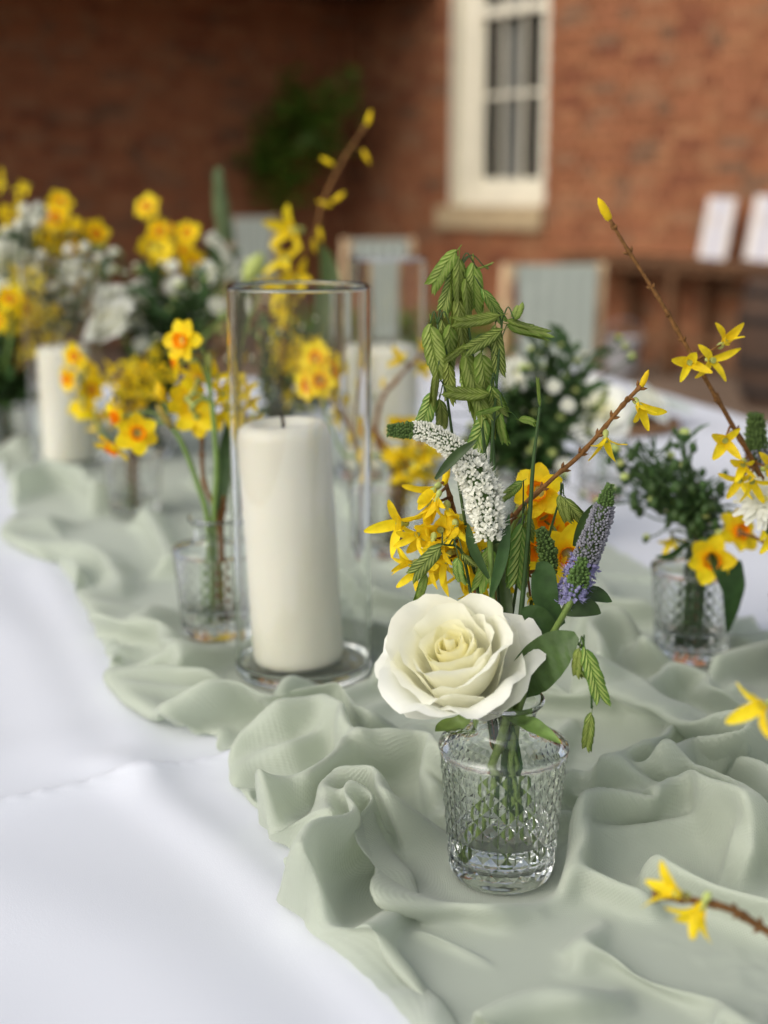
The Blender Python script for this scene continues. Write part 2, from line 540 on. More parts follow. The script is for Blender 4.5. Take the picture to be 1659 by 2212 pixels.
# unseen roof and end panel, added out of frame to darken the left wall
roof = thing("shade_roof", CORNER + L_NOR * 0.02 + Vector((0, 0, 2.75)), "unseen dark boarded roof added to shade the back wall", "roof")
mb = MB()
def rbox(u0, u1, o0, o1, z0, z1):
    vs = [CORNER + L_DIR * u + L_NOR * o + Vector((0, 0, z)) for u in (u0, u1) for o in (o0, o1) for z in (z0, z1)]
    mb.add(vs, [(0, 1, 3, 2), (4, 6, 7, 5), (0, 4, 5, 1), (2, 3, 7, 6), (0, 2, 6, 4), (1, 5, 7, 3)])
rbox(0.02, 5.6, 0.03, 1.15, 2.57, 2.70)
world_part("shade_boards", mb.v, mb.f, M_ROOF, roof, False)
mb = MB()
rbox(5.5, 5.6, 0.03, 1.13, 0.0, 2.565)  # added side panel, keeps sky light off the left wall
world_part("shade_end_panel", mb.v, mb.f, M_ROOF, roof, False)
mb = MB()
rbox(5.42, 5.49, 1.06, 1.12, 0.0, 2.565)
world_part("shade_post", mb.v, mb.f, M_ROOF, roof, False)

# ------------------------------------------------------------------ banquet table and cloths
def cloth_mat(name, col, rough, weave=0.0, wscale=2500.0, trans=0.1, sheen=0.3, amount=0.03, nscale=4):
    m, t, b, o = nodes_of(name)
    c = varied(t, col, amount, nscale, 0, 0.0)
    t.links.new(c, b.inputs['Base Color'])
    b.inputs['Roughness'].default_value = rough
    b.inputs['Specular IOR Level'].default_value = 0.25
    b.inputs['Sheen Weight'].default_value = sheen
    b.inputs['Sheen Roughness'].default_value = 0.5
    if weave:
        uv = t.nodes.new('ShaderNodeTexCoord')
        mp = t.nodes.new('ShaderNodeMapping')
        t.links.new(uv.outputs['UV'], mp.inputs['Vector'])
        hs_ = []
        for d in ('X', 'Y'):
            w = t.nodes.new('ShaderNodeTexWave')
            w.wave_type = 'BANDS'; w.bands_direction = d
            w.inputs['Scale'].default_value = wscale
            w.inputs['Distortion'].default_value = 1.2
            w.inputs['Detail'].default_value = 1
            w.inputs['Detail Scale'].default_value = 3
            t.links.new(mp.outputs[0], w.inputs['Vector'])
            hs_.append(w)
        ad = t.nodes.new('ShaderNodeMath'); ad.operation = 'ADD'
        t.links.new(hs_[0].outputs['Fac'], ad.inputs[0]); t.links.new(hs_[1].outputs['Fac'], ad.inputs[1])
        bp = t.nodes.new('ShaderNodeBump')
        bp.inputs['Strength'].default_value = weave
        bp.inputs['Distance'].default_value = 0.0006
        gr = t.nodes.new('ShaderNodeTexNoise'); gr.inputs['Scale'].default_value = 500; gr.inputs['Detail'].default_value = 2
        t.links.new(mp.outputs[0], gr.inputs['Vector'])
        a2 = t.nodes.new('ShaderNodeMath'); a2.operation = 'ADD'
        t.links.new(ad.outputs[0], a2.inputs[0]); t.links.new(gr.outputs['Fac'], a2.inputs[1])
        t.links.new(a2.outputs[0], bp.inputs['Height'])
        t.links.new(bp.outputs[0], b.inputs['Normal'])
    else:
        bump(t, b, 1400, 0.28, 0.0005)
    tr = t.nodes.new('ShaderNodeBsdfTranslucent')
    t.links.new(c, tr.inputs['Color'])
    mx = t.nodes.new('ShaderNodeMixShader'); mx.inputs[0].default_value = trans
    t.links.new(b.outputs[0], mx.inputs[1]); t.links.new(tr.outputs[0], mx.inputs[2])
    t.links.new(mx.outputs[0], o.inputs['Surface'])
    return m
M_LINEN = cloth_mat("white_satin_cloth", rgb(226, 229, 236), 0.55, 0.0, trans=0.05, sheen=0.15, amount=0.02, nscale=3)
M_SAGE = cloth_mat("sage_chiffon", rgb(212, 219, 203), 0.85, 0.34, 170.0, trans=0.48, sheen=0.5, amount=0.03, nscale=8)

# table axes: the long way runs ahead and to the left
EA, EB = T(1600, 893), T(1280, 800)
AX = (EB - EA); AX.z = 0; AX.normalize()
NX = Vector((AX.y, -AX.x, 0))                         # towards the right-hand edge
T0 = EA - NX * 0.0
def tb(a, n, z=0.0):                                  # a along the table, n in from the right edge
    return Vector((T0.x, T0.y, TABLE_Z + z)) + AX * a - NX * n
WID, A0, A1 = 1.55, -2.2, 0.62
table = thing("banquet_table", tb((A0 + A1) / 2, WID / 2) * 1.0 - Vector((0, 0, TABLE_Z)), "long banquet table carrying the white cloth and flowers", "table")
mb = MB()
Rt = Matrix((AX, NX, Vector((0, 0, 1)))).transposed()
mb.box(tb((A0 + A1) / 2, WID / 2, -0.022), (A1 - A0 - 0.02, WID - 0.02, 0.030), Rt)
world_part("tabletop", mb.v, mb.f, M_WOOD, table, False)
for a in (A0 + 0.25, A1 - 0.25):
    for n in (0.18, WID - 0.18):
        v, f = tube([tb(a, n, -0.038), tb(a, n, -TABLE_Z + 0.002)], 0.02, 10)
        world_part("leg", v, f, M_WOOD, table)

# white tablecloth: top with creases, falling over the edges
def crease_height(xy):
    xy = np.asarray(xy, float)
    h = np.zeros(xy.shape[:-1])
    for pts, hh, w in CREASES:
        best = np.full(h.shape, 9.0)
        for q0, q1 in zip(pts[:-1], pts[1:]):
            q0 = np.array(q0); ab = np.array(q1) - q0
            k = np.clip(((xy - q0) @ ab) / max(ab @ ab, 1e-9), 0, 1)
            best = np.minimum(best, np.linalg.norm(xy - (q0 + k[..., None] * ab), axis=-1))
        h += hh * np.exp(-(best / w) ** (1.0 if w < 0.006 else 2.0))
    return h
def T2(px, py):
    q = T(px, py)
    return Vector((q.x, q.y))
CREASES = [([T2(-120, 1772), T2(60, 1733), T2(270, 1690), T2(330, 1683), T2(440, 1655), T2(560, 1632), T2(800, 1600)], 0.0075, 0.0052),
           ([T2(-120, 1640), T2(270, 1600), T2(560, 1560)], 0.0018, 0.030),
           ([T2(250, 1660), T2(330, 1720), T2(500, 1850), T2(640, 1980), T2(760, 2100), T2(920, 2260)], 0.0038, 0.018),
           ([T2(100, 1230), T2(210, 1430), T2(300, 1600), T2(330, 1690)], 0.0028, 0.018),
           ([T2(-100, 1900), T2(300, 2050), T2(500, 2260)], 0.0030, 0.04),
           ([T2(-100, 1250), T2(60, 1400), T2(180, 1640)], 0.0035, 0.03),
           ([T2(1180, 1000), T2(1420, 1120), T2(1800, 1260)], 0.004, 0.02),
           ([T2(1500, 930), T2(1750, 1050)], 0.004, 0.03)]
rn = random.Random(4)
vv = []
ns = sorted(set(np.round(np.r_[np.linspace(-0.012, WID + 0.012, 60), np.arange(0.55, 1.30, 0.0033)], 4)))
als = sorted(set(np.round(np.r_[np.linspace(A0 - 0.012, A1 + 0.012, 120), np.arange(-1.75, -0.80, 0.0033)], 4)))
na = len(als)
hang = [(-0.012, 0.30), (-0.016, 0.14), (-0.014, 0.05), (-0.010, 0.012)]
cols = [(n, d) for n, d in hang] + [(n, 0.0) for n in ns[1:-1]] + [(WID + 0.010, 0.012), (WID + 0.014, 0.05), (WID + 0.016, 0.14), (WID + 0.012, 0.30)]
for i, a in enumerate(als):
    for n, d in cols:
        wob = 0.012 * math.sin(a * 21 + n * 3) * min(1, d / 0.1) * (1 if n > 0.5 else -1)
        p = tb(a, n + wob, 0)
        if d == 0:
            p.z += 0.0008 * math.sin(p.x * 31) * math.sin(p.y * 23)
        else:
            p.z -= d
        vv.append(p)
m_ = len(cols)
ch = crease_height(np.array([(p.x, p.y) for p in vv])) * np.array([1.0 if p.z > TABLE_Z - 0.005 else 0.0 for p in vv])
for p, q in zip(vv, ch): p.z += float(q)
ff = [(i * m_ + j, i * m_ + j + 1, (i + 1) * m_ + j + 1, (i + 1) * m_ + j) for i in range(na - 1) for j in range(m_ - 1)]
tcl = thing("tablecloth", tb((A0 + A1) / 2, WID / 2), "smooth white tablecloth with a pressed crease spread over the table", "tablecloth")
world_part("cloth_sheet", vv, ff, M_LINEN, tcl)

# ------------------------------------------------------------------ the gathered sage runner
# a sheet with more cloth than table: fold lines are laid out first, then the sheet is relaxed
# (stretch, shear and bending springs, weight, table and vase bases) so that the folds settle like cloth
REST = TABLE_Z + 0.0045                                 # vases stand on the runner
RUN_NS, RUN_NT = 300, 112
RUN_LEFT = [(-420, 870), (-200, 905), (-40, 960), (28, 1060), (22, 1165), (105, 1215), (205, 1320), (218, 1380), (250, 1480), (325, 1565), (400, 1585),
            (448, 1598), (470, 1632), (512, 1640), (518, 1700), (560, 1765), (590, 1810), (632, 1850), (618, 1910), (602, 1968), (680, 2040), (750, 2095), (815, 2150), (880, 2225), (960, 2330), (1060, 2460)]
RUN_RIGHT = [(250, 868), (500, 910), (800, 960), (1010, 1010), (1130, 1070), (1250, 1140), (1340, 1195), (1500, 1285), (1660, 1372), (1780, 1450), (1900, 1540),
             (1990, 1640), (2050, 1760), (2130, 1900), (2250, 2060), (2400, 2280), (2550, 2500)]
FOLDS = [  # crest line as measured, height, half width
    ([(0, 1040), (100, 1000), (180, 1010), (240, 1060)], .030, .022),
    ([(-80, 985), (60, 950), (200, 930), (330, 950)], .030, .022),
    ([(60, 1090), (130, 1100), (250, 1200), (350, 1290), (400, 1350)], .024, .016),
    ([(40, 1160), (150, 1200), (280, 1290), (380, 1370), (440, 1410)], .024, .016),
    ([(200, 1310), (300, 1360), (380, 1420)], .018, .014),
    ([(240, 1400), (300, 1450), (400, 1440), (500, 1450)], .022, .014),
    ([(255, 1490), (330, 1535), (390, 1495), (470, 1485), (600, 1480), (700, 1495), (790, 1520), (850, 1545)], .032, .015),
    ([(640, 1485), (700, 1445), (800, 1428), (840, 1425)], .024, .014),
    ([(460, 1625), (540, 1570), (620, 1535), (700, 1525), (745, 1545), (770, 1575)], .036, .013),
    ([(530, 1650), (590, 1670), (680, 1650), (760, 1600), (830, 1585), (900, 1590), (1000, 1620)], .036, .013),
    ([(600, 1760), (690, 1700), (790, 1655), (850, 1665), (940, 1720)], .036, .013),
    ([(603, 1960), (640, 1850), (700, 1760), (755, 1697)], .044, .014),
    ([(755, 1697), (850, 1740), (930, 1790), (950, 1850)], .038, .014),
    ([(950, 1850), (975, 1900), (1020, 1938), (1080, 1950), (1150, 1917), (1200, 1888), (1280, 1890), (1400, 1930)], .014, .010),
    ([(750, 2040), (790, 1975), (860, 1945), (960, 1965)], .022, .014),
    ([(820, 2070), (900, 2110), (1000, 2140)], .020, .014),
    ([(1000, 2225), (1060, 2160), (1130, 2110), (1180, 2090), (1260, 2110)], .028, .015),
    ([(1300, 2000), (1420, 2080), (1560, 2160)], .020, .016),
    ([(1200, 1770), (1290, 1715), (1400, 1685), (1480, 1680), (1560, 1700), (1620, 1745)], .038, .014),
    ([(1190, 1690), (1260, 1660), (1340, 1665), (1430, 1700)], .028, .012),
    ([(1320, 1640), (1400, 1650), (1480, 1640), (1560, 1660), (1640, 1740)], .036, .012),
    ([(1480, 1630), (1560, 1590), (1620, 1570), (1670, 1555)], .042, .013),
    ([(1270, 1410), (1340, 1445), (1430, 1480), (1540, 1520), (1670, 1535)], .048, .014),
    ([(1395, 1620), (1385, 1560), (1415, 1510)], .040, .012),
    ([(1310, 1410), (1300, 1360), (1330, 1330), (1390, 1330), (1430, 1380)], .034, .012),
    ([(1420, 1470), (1480, 1445), (1540, 1450), (1600, 1490)], .028, .012),
    ([(1560, 1430), (1660, 1400), (1740, 1380)], .022, .014),
    ([(740, 1210), (830, 1270), (940, 1300), (1010, 1330)], .024, .016),
    ([(1280, 1230), (1330, 1290), (1400, 1300)], .024, .016),
    ([(740, 1330), (820, 1360), (900, 1380)], .020, .016),
    ([(1660, 1640), (1720, 1700), (1800, 1800)], .030, .014),
    ([(1450, 1850), (1560, 1900), (1700, 1950)], .022, .016),
    ([(450, 1010), (560, 1090), (640, 1200), (560, 1290)], .022, .022),
    ([(700, 1010), (820, 1080), (960, 1140), (1080, 1230)], .020, .022),
    ([(980, 1050), (1100, 1130), (1230, 1200)], .018, .020),
    ([(880, 1180), (1000, 1250), (1150, 1290), (1260, 1330)], .022, .020),
    ([(250, 1010), (330, 1100), (380, 1200)], .022, .018),
    ([(500, 1200), (560, 1260), (600, 1330)], .018, .016),
    ([(900, 1420), (1000, 1470), (1150, 1480), (1250, 1500)], .022, .018),
    ([(850, 1640), (930, 1660), (980, 1700)], .022, .014),
]
STANDS = [(T(a, b, REST), r) for a, b, r in ((1082, 1882, .0275), (468, 1368, .0275), (1492, 1418, .0275), (292, 1112, .0275), (858, 1195, .0275), (1130, 1165, .0275),
          (1752, 1500, .0275), (657, 1448, .0495), (838, 1022, .048), (150, 1006, .048), (590, 1040, .0275), (330, 985, .0275), (1990, 1960, .0275))]
def drape_runner():
    NS, NT = RUN_NS, RUN_NT
    def resample(pts, n):
        q = np.array([tuple(T(a, b, TABLE_Z + 0.002)) for a, b in pts])[:, :2]
        k = np.linspace(0, len(q) - 1, 600)              # points crowd where the cloth is near
        q = np.c_[np.interp(k, np.arange(len(q)), q[:, 0]), np.interp(k, np.arange(len(q)), q[:, 1])]
        wgt = 1.0 + 1.6 / (1 + np.exp((q[1:, 1] - 1.20) / 0.08)) * (q[1:, 1] > 0.42)
        d = np.r_[0, np.cumsum(np.linalg.norm(np.diff(q, axis=0), axis=1) * wgt)]; d /= d[-1]
        s = np.linspace(0, 1, n)
        return np.c_[np.interp(s, d, q[:, 0]), np.interp(s, d, q[:, 1])]
    Lp, Rp = resample(RUN_LEFT, NS), resample(RUN_RIGHT, NS)
    t = np.linspace(0, 1, NT)[None, :, None]
    XY = Lp[:, None, :] * (1 - t) + Rp[:, None, :] * t
    sm = XY.copy()
    for _ in range(40):
        sm[1:-1] = 0.25 * sm[:-2] + 0.5 * sm[1:-1] + 0.25 * sm[2:]
    wt = np.clip(np.minimum(t, 1 - t) / 0.12, 0, 1) ** 0.8
    XY = XY * (1 - wt) + sm * wt
    Z = np.zeros((NS, NT))
    todo = []
    rc = np.random.RandomState(21)
    for pts, h, w in FOLDS:
        poly = np.array([tuple(T(a, b, TABLE_Z + h * 0.9)) for a, b in pts])[:, :2]
        todo.append((pts, h, w, poly))
        if 1400 < sum(b for a, b in pts) / len(pts) < 1860:   # gathers run in pairs beside the main crests
            d = poly[-1] - poly[0]; nn_ = np.array([-d[1], d[0]]) / max(np.linalg.norm(d), 1e-6)
            for sg in (-1, 1):
                if rc.rand() < PAIRS:
                    off = sg * rc.uniform(0.014, 0.022)
                    todo.append((pts, h * rc.uniform(0.45, 0.75), w * 0.8, poly * 1.0 + nn_ * off + rc.normal(0, 0.003, poly.shape)))
    for pts, h, w, poly in todo:
        best = np.full((NS, NT), 9.0)
        for a, b in zip(poly[:-1], poly[1:]):
            ab = b - a
            k = np.clip(((XY - a) @ ab) / max(ab @ ab, 1e-12), 0, 1)
            best = np.minimum(best, np.linalg.norm(XY - (a + k[..., None] * ab), axis=-1))
        my = sum(b for a, b in pts) / len(pts)           # nearer and farther folds lie lower and broader
        if my > 1930: w, h = w * 1.9, h * 0.85
        elif my < 1330: w = w * 1.35
        Z += (h * FOLD_H * np.exp(-(best / (w * FOLD_W)) ** 2)) ** 3
    rf = np.random.RandomState(11)                       # small gathers between the big folds
    for _ in range(SMALL_FOLDS):
        c = np.array([rf.uniform(-0.40, 0.40), rf.uniform(0.60, 1.05)])
        a = rf.normal(0.25, 0.55); ln = rf.uniform(0.09, 0.20)
        k = rf.uniform(-2.5, 2.5)
        u = np.array([math.cos(a), math.sin(a)]); nrm_ = np.array([-u[1], u[0]])
        p = XY - c
        al = p @ u; ac = p @ nrm_ - k * al ** 2
        h = rf.uniform(0.006, 0.013); w = rf.uniform(0.005, 0.009)
        Z += (h * np.exp(-(ac / w) ** 2) * np.exp(-(al / ln) ** 4)) ** 3
    Z = Z ** (1 / 3.0) + 0.003 + 0.0004 * np.random.RandomState(3).rand(NS, NT)
    def flat_under(z):
        for c, r in STANDS:
            d = np.linalg.norm(XY - np.array([c.x, c.y]), axis=-1)
            k = np.clip((d - r - 0.002) / 0.016, 0, 1); k = k * k * (3 - 2 * k)
            z = np.where(d < r + 0.002, 0.0015, 0.0015 * (1 - k) + z * k)
        return z
    Z = flat_under(Z)
    # the left hem is tucked under in places
    g0, g1 = np.gradient(sm[:, 0, 1]), np.gradient(sm[:, 0, 0])
    nv = np.stack([-g0, g1], axis=-1); nv /= np.linalg.norm(nv, axis=1)[:, None]
    nv *= np.sign((nv * (sm[:, NT // 2] - sm[:, 0])).sum(1))[:, None]
    ss = np.linspace(0, 1, NS)
    roll = np.clip(np.clip((0.80 - ss) / 0.05, 0, 1) * (0.55 + 0.45 * np.sin(ss * 43) + 0.25 * np.sin(ss * 19 + 1)), 0, 1.0)
    E0 = XY[:, 0, :].copy(); r1 = np.clip(roll, 0, 1)
    for j, (o_, z_) in enumerate(((.012, .0012), (.007, .0012), (.002, .0015), (-.001, .0035), (-.002, .0065), (.000, .0095), (.004, .012), (.009, .013), (.014, .013))):
        XY[:, j] = XY[:, j] * (1 - r1[:, None]) + (E0 + nv * o_) * r1[:, None]
        Z[:, j] = np.where(roll > 0.05, (1 - r1) * Z[:, j] + roll * z_, Z[:, j])
    Z[:, 0] = np.minimum(Z[:, 0], 0.003)
    for c, r in STANDS:
        Z = np.where(np.linalg.norm(XY - np.array([c.x, c.y]), axis=-1) < r + 0.002, 0.0015, Z)
    X = np.concatenate([XY, Z[..., None]], axis=-1)
    # springs: (row step, column step, stiffness)
    yy = X[..., 1]
    grow = GROW0 + (GROW1 - GROW0) * np.clip((1.08 - yy) / 0.16, 0, 1) * np.clip((yy - 0.545) / 0.08, 0.18, 1)
    fixed = np.zeros((NS, NT), bool)
    fixed[::4, 0] = True; fixed[::4, -1] = True; fixed[0] = True; fixed[-1] = True
    for c, r in STANDS:
        fixed |= np.linalg.norm(X[..., :2] - np.array([c.x, c.y]), axis=-1) < r - 0.006
    W = np.where(fixed, 0.0, 1.0)
    sets = []
    for di, dj, kf in ((0, 1, 1.0), (1, 0, 1.0), (1, 1, 0.45), (1, -1, 0.45), (2, 0, BEND), (0, 2, BEND), (4, 0, BEND * 0.6), (0, 4, BEND * 0.6)):
        j0, j1 = (0, NT - dj) if dj >= 0 else (-dj, NT)
        A = np.s_[0:NS - di, j0:j1]; B = np.s_[di:NS, j0 + dj:j1 + dj]
        rest = np.linalg.norm(X[B] - X[A], axis=-1) * (1 + 0.5 * (grow[A] + grow[B]))
        step = max(abs(di), abs(dj))
        idx = (np.arange(NS - di)[:, None] if di else np.arange(j0, j1)[None, :]) // step
        for par in (0, 1):
            m = np.broadcast_to((idx % 2 == par), rest.shape).astype(float) * kf
            sets.append((A, B, rest, m, step > 1))
    V = np.zeros_like(X)
    for it in range(RUN_STEPS):
        V *= 0.90
        V[..., 2] -= GRAV
        V *= W[..., None]
        X0 = X.copy()
        X = X + V
        for sub in range(3):
            for A, B, rest, m, bend in sets:
                d = X[B] - X[A]
                L = np.linalg.norm(d, axis=-1) + 1e-9
                wa, wb = W[A], W[B]
                c = (L - rest) / L * m
                if bend: c = np.minimum(c, 0.0)          # bending only resists folding up
                c = (c / np.maximum(wa + wb, 1e-6))[..., None] * d
                X[A] = X[A] + c * wa[..., None]
                X[B] = X[B] - c * wb[..., None]
            low = X[..., 2] < 0.0012
            X[..., 2] = np.maximum(X[..., 2], 0.0012)
            X[..., :2] = np.where(low[..., None], X[..., :2] * 0.5 + X0[..., :2] * 0.5, X[..., :2])
            for c_, r in STANDS:
                d = X[..., :2] - np.array([c_.x, c_.y])
                L = np.linalg.norm(d, axis=-1) + 1e-9
                hit = (L < r + 0.002) & (X[..., 2] > 0.0022)
                push = np.where(hit, (r + 0.002 - L) / L, 0.0)
                deep = hit & (L < r - 0.004)
                X[..., :2] = X[..., :2] + d * np.where(deep, 0.0, push)[..., None]
                X[..., 2] = np.where(deep, 0.0022, X[..., 2])
        V = np.clip(X - X0, -0.004, 0.004)
    for _ in range(1):
        q = X.copy()
        q[1:-1, 1:-1] = 0.5 * X[1:-1, 1:-1] + 0.125 * (X[:-2, 1:-1] + X[2:, 1:-1] + X[1:-1, :-2] + X[1:-1, 2:]); X = q
    sh = np.clip(X[..., 2] - 0.004, 0, 1)                # the crests flop forwards
    X[..., 1] -= LEAN * sh; X[..., 0] -= LEAN * 0.45 * sh
    X[..., 2] += TABLE_Z
    return X
PAIRS = 0.4
FOLD_H, FOLD_W, GROW0, GROW1, BEND, GRAV, RUN_STEPS, LEAN, SMALL_FOLDS = 1.15, 0.66, 0.04, 0.17, 0.09, 0.00010, 85, 0.48, 30
run_co = drape_runner()
run_co[..., 2] += crease_height(run_co[..., :2]) + 0.0008    # the runner lies on the creased cloth
runner = thing("table_runner", T(1000, 1700), "sage green chiffon table runner gathered in loose folds", "table runner")
run_f = [(i * RUN_NT + j, i * RUN_NT + j + 1, (i + 1) * RUN_NT + j + 1, (i + 1) * RUN_NT + j) for i in range(RUN_NS - 1) for j in range(RUN_NT - 1)]
run_o = world_part("runner_sheet", [tuple(c) for c in run_co.reshape(-1, 3)], run_f, M_SAGE, runner)
uvl = run_o.data.uv_layers.new(name="UVMap")
run_li = np.empty(len(run_o.data.loops), np.int32)
run_o.data.loops.foreach_get("vertex_index", run_li)
uvl.data.foreach_set("uv", np.stack([(run_li % RUN_NT) * 0.0058, (run_li // RUN_NT) * 0.0066], axis=1).astype(np.float32).ravel())
sub = run_o.modifiers.new("subdivision", 'SUBSURF')
sub.levels = 1
sub.render_levels = 1


# ------------------------------------------------------------------ glass
def bud_vase_meshes():
    n, rows = 22, 13
    z0, z1 = 0.0075, 0.0655
    def rad(z): return 0.0258 + (0.0315 - 0.0258) * (z / 0.068)
    v, f = [], []
    def add(r, ang, z):
        v.append((r * math.cos(ang), r * math.sin(ang), z)); return len(v) - 1
    L, Ctr = {}, {}
    for j in range(rows + 1):
        z = z0 + (z1 - z0) * j / rows
        for i in range(n):
            a = 2 * math.pi * (i + (j % 2) / 2) / n
            L[i, j] = add(rad(z) - 0.0004, a, z)
            Ctr[i, j] = add(rad(z) + 0.0003, a + math.pi / n, z)
    def Lp(i, j): return L[i % n, j]
    for j in range(rows + 1):
        for i in range(n):
            l, r, c = Lp(i, j), Lp(i + 1, j), Ctr[i, j]
            # lattice point above the centre of this diamond
            k = i + (1 if j % 2 else 0)
            if j < rows:
                t_ = Lp(k, j + 1)
                f.append((l, c, t_)); f.append((c, r, t_))
            if j > 0:
                b_ = Lp(k, j - 1)
                f.append((l, b_, c)); f.append((c, b_, r))
    def ring_of(j):
        out = []
        for i in range(n):
            out += [Lp(i, j), Ctr[i, j]]
        return out
    def ring(r, z, ph):
        return [add(r, ph + math.pi * k / n, z) for k in range(2 * n)]
    def bridge(a, b):
        m = len(a)
        for k in range(m):
            f.append((a[k], a[(k + 1) % m], b[(k + 1) % m], b[k]))
    smooth_from = len(f)
    ph_b = 0.0
    ph_t = (math.pi / n) if rows % 2 else 0.0
    prev = ring_of(rows)
    for r, z in ((0.0317, 0.0665), (0.0322, 0.0680), (0.0316, 0.0694), (0.0290, 0.0704), (0.0235, 0.0715), (0.0190, 0.0724), (0.0162, 0.0742), (0.0153, 0.0765),
                 (0.0152, 0.0775), (0.0152, 0.0830), (0.0158, 0.0862), (0.0178, 0.0893), (0.0192, 0.0908), (0.0196, 0.0920), (0.0192, 0.0930),
                 (0.0182, 0.0928), (0.0160, 0.0900), (0.0138, 0.0862), (0.0132, 0.0830), (0.0132, 0.0770), (0.0134, 0.0755), (0.0150, 0.0725), (0.0200, 0.0698), (0.0265, 0.0682), (0.0287, 0.0660), (0.02875, 0.0640), (0.0286, 0.0620),
                 (0.0276, 0.0500), (0.0262, 0.0300), (0.0250, 0.0150), (0.0248, 0.0130), (0.0225, 0.0098), (0.0150, 0.0090)):
        cur = ring(r, z, ph_t); bridge(prev, cur); prev = cur
    c = add(0, 0, 0.0090)
    for k in range(2 * n): f.append((prev[k], prev[(k + 1) % (2 * n)], c))
    prev = ring_of(0)[::-1]
    first = True
    for r, z in ((0.0258, 0.0045), (0.0250, 0.0018), (0.0238, 0.0004), (0.0200, 0.0002), (0.0150, 0.0014)):
        cur = ring(r, z, ph_b)[::-1]; bridge(prev, cur); prev = cur
    c = add(0, 0, 0.0018)
    for k in range(2 * n): f.append((prev[k], prev[(k + 1) % (2 * n)], c))
    me = mesh("cut_glass", v, f, M_GLASS, False)
    sm = [False] * smooth_from + [True] * (len(f) - smooth_from)
    me.polygons.foreach_set("use_smooth", sm)
    bm = bmesh.new(); bm.from_mesh(me); bmesh.ops.recalc_face_normals(bm, faces=bm.faces); bm.to_mesh(me); bm.free()
    # water
    pv, pf = lathe([(0.0001, 0.0088), (0.0150, 0.0088), (0.0226, 0.0096), (0.0249, 0.0130), (0.0258, 0.0225), (0.0259, 0.0240), (0.0255, 0.0236), (0.0001, 0.0234)], 44)
    wm = mesh("water", pv, pf, M_WATER)
    bm = bmesh.new(); bm.from_mesh(wm); bmesh.ops.remove_doubles(bm, verts=bm.verts, dist=0.00015); bmesh.ops.recalc_face_normals(bm, faces=bm.faces); bm.to_mesh(wm); bm.free()
    return me, wm
VASE_ME, WATER_ME = bud_vase_meshes()
VASES = {}
REST = TABLE_Z + 0.0045                                 # vases stand on the runner
def bud_vase(key, px, py, label, Y=None, spin=0.0, group=None):
    p = T(px, py, REST) if Y is None else P(px, py, Y)
    p.z = REST
    root = thing("bud_vase", p, label, "vase", group)
    root.rotation_euler.z = spin
    obj("glass_body", VASE_ME, root)
    obj("water", WATER_ME, root)
    VASES[key] = p
    return p
bud_vase('hero', 1082, 1882, "small diamond-cut glass bud vase in front holding the white rose")
bud_vase('left', 468, 1368, "cut glass bud vase beside the tall candle cylinder, with daffodils", spin=0.4)
bud_vase('right', 1492, 1418, "cut glass bud vase on the right under an open daffodil and dark leaf", spin=0.2)
bud_vase('backleft', 292, 1112, "blurred glass bud vase behind the drooping daffodils at left", spin=0.6)
bud_vase('behind', 858, 1195, "blurred glass bud vase just right behind the candle cylinder", spin=0.1)
bud_vase('mums', 1130, 1165, "glass bud vase hidden below the white chrysanthemum bunch", spin=0.9)
bud_vase('edge', 1752, 1500, "cut glass bud vase cut off at the right edge of the picture", spin=0.3)
bud_vase('near', 1990, 1960, "nearest glass bud vase just outside the lower right, holding forsythia", spin=0.7)
bud_vase('farleft', 20, 985, "far glass bud vase at the left edge under yellow flowers", spin=0.2)
bud_vase('farmid', 330, 985, "far glass bud vase below the white roses and daisies", spin=0.5)
bud_vase('tall', 590, 1040, "far glass bud vase behind the candle holding the tall forsythia", spin=0.8)

def hurricane(px, py, label, R=0.0485, H=0.272, name="hurricane_glass"):
    p = T(px, py, REST); p.z = REST
    root = thing(name, p, label, "candle holder")
    t_ = 0.0024
    prof = [(0.0001, 0.0), (R - 0.004, 0.0), (R - 0.0012, 0.0012), (R, 0.004), (R, 0.0045), (R, 0.006), (R, H * 0.5), (R, H - 0.004), (R, H - 0.0025), (R, H - 0.002), (R - 0.0008, H - 0.0004), (R - t_ / 2, H), (R - t_ + 0.0006, H - 0.0004),
            (R - t_, H - 0.002), (R - t_, H - 0.0025), (R - t_, H - 0.004), (R - t_, H * 0.5), (R - t_, 0.015), (R - t_, 0.0125), (R - t_, 0.012), (R - t_ - 0.003, 0.0075), (R - t_ - 0.008, 0.007), (0.0001, 0.007)]
    v, f = lathe(prof, 96)
    me = mesh("glass_cylinder", v, f, M_GLASS)
    bm = bmesh.new(); bm.from_mesh(me); bmesh.ops.remove_doubles(bm, verts=bm.verts, dist=0.00016); bmesh.ops.recalc_face_normals(bm, faces=bm.faces); bm.to_mesh(me); bm.free()
    obj("glass_cylinder", me, root)
    return p
def wax_mat():
    m, t, b, o = nodes_of("ivory_wax")
    t.links.new(varied(t, rgb(254, 248, 228), 0.03, 14, 0, 0.02), b.inputs['Base Color'])
    b.inputs['Roughness'].default_value = 0.42
    b.inputs['Specular IOR Level'].default_value = 0.45
    b.inputs['Subsurface Weight'].default_value = 0.2
    b.inputs['Subsurface Radius'].default_value = (0.012, 0.010, 0.007)
    b.inputs['Subsurface Scale'].default_value = 1.0
    bump(t, b, 22, 0.16, 0.003)
    cc = t.nodes.new('ShaderNodeTexNoise'); cc.inputs['Scale'].default_value = 30
    b.inputs['Coat Weight'].default_value = 0.15; b.inputs['Coat Roughness'].default_value = 0.3
    return m
M_WAX = wax_mat()
M_WICK = plain("charred_wick", rgb(38, 34, 32), 0.9, 0.3, 300)
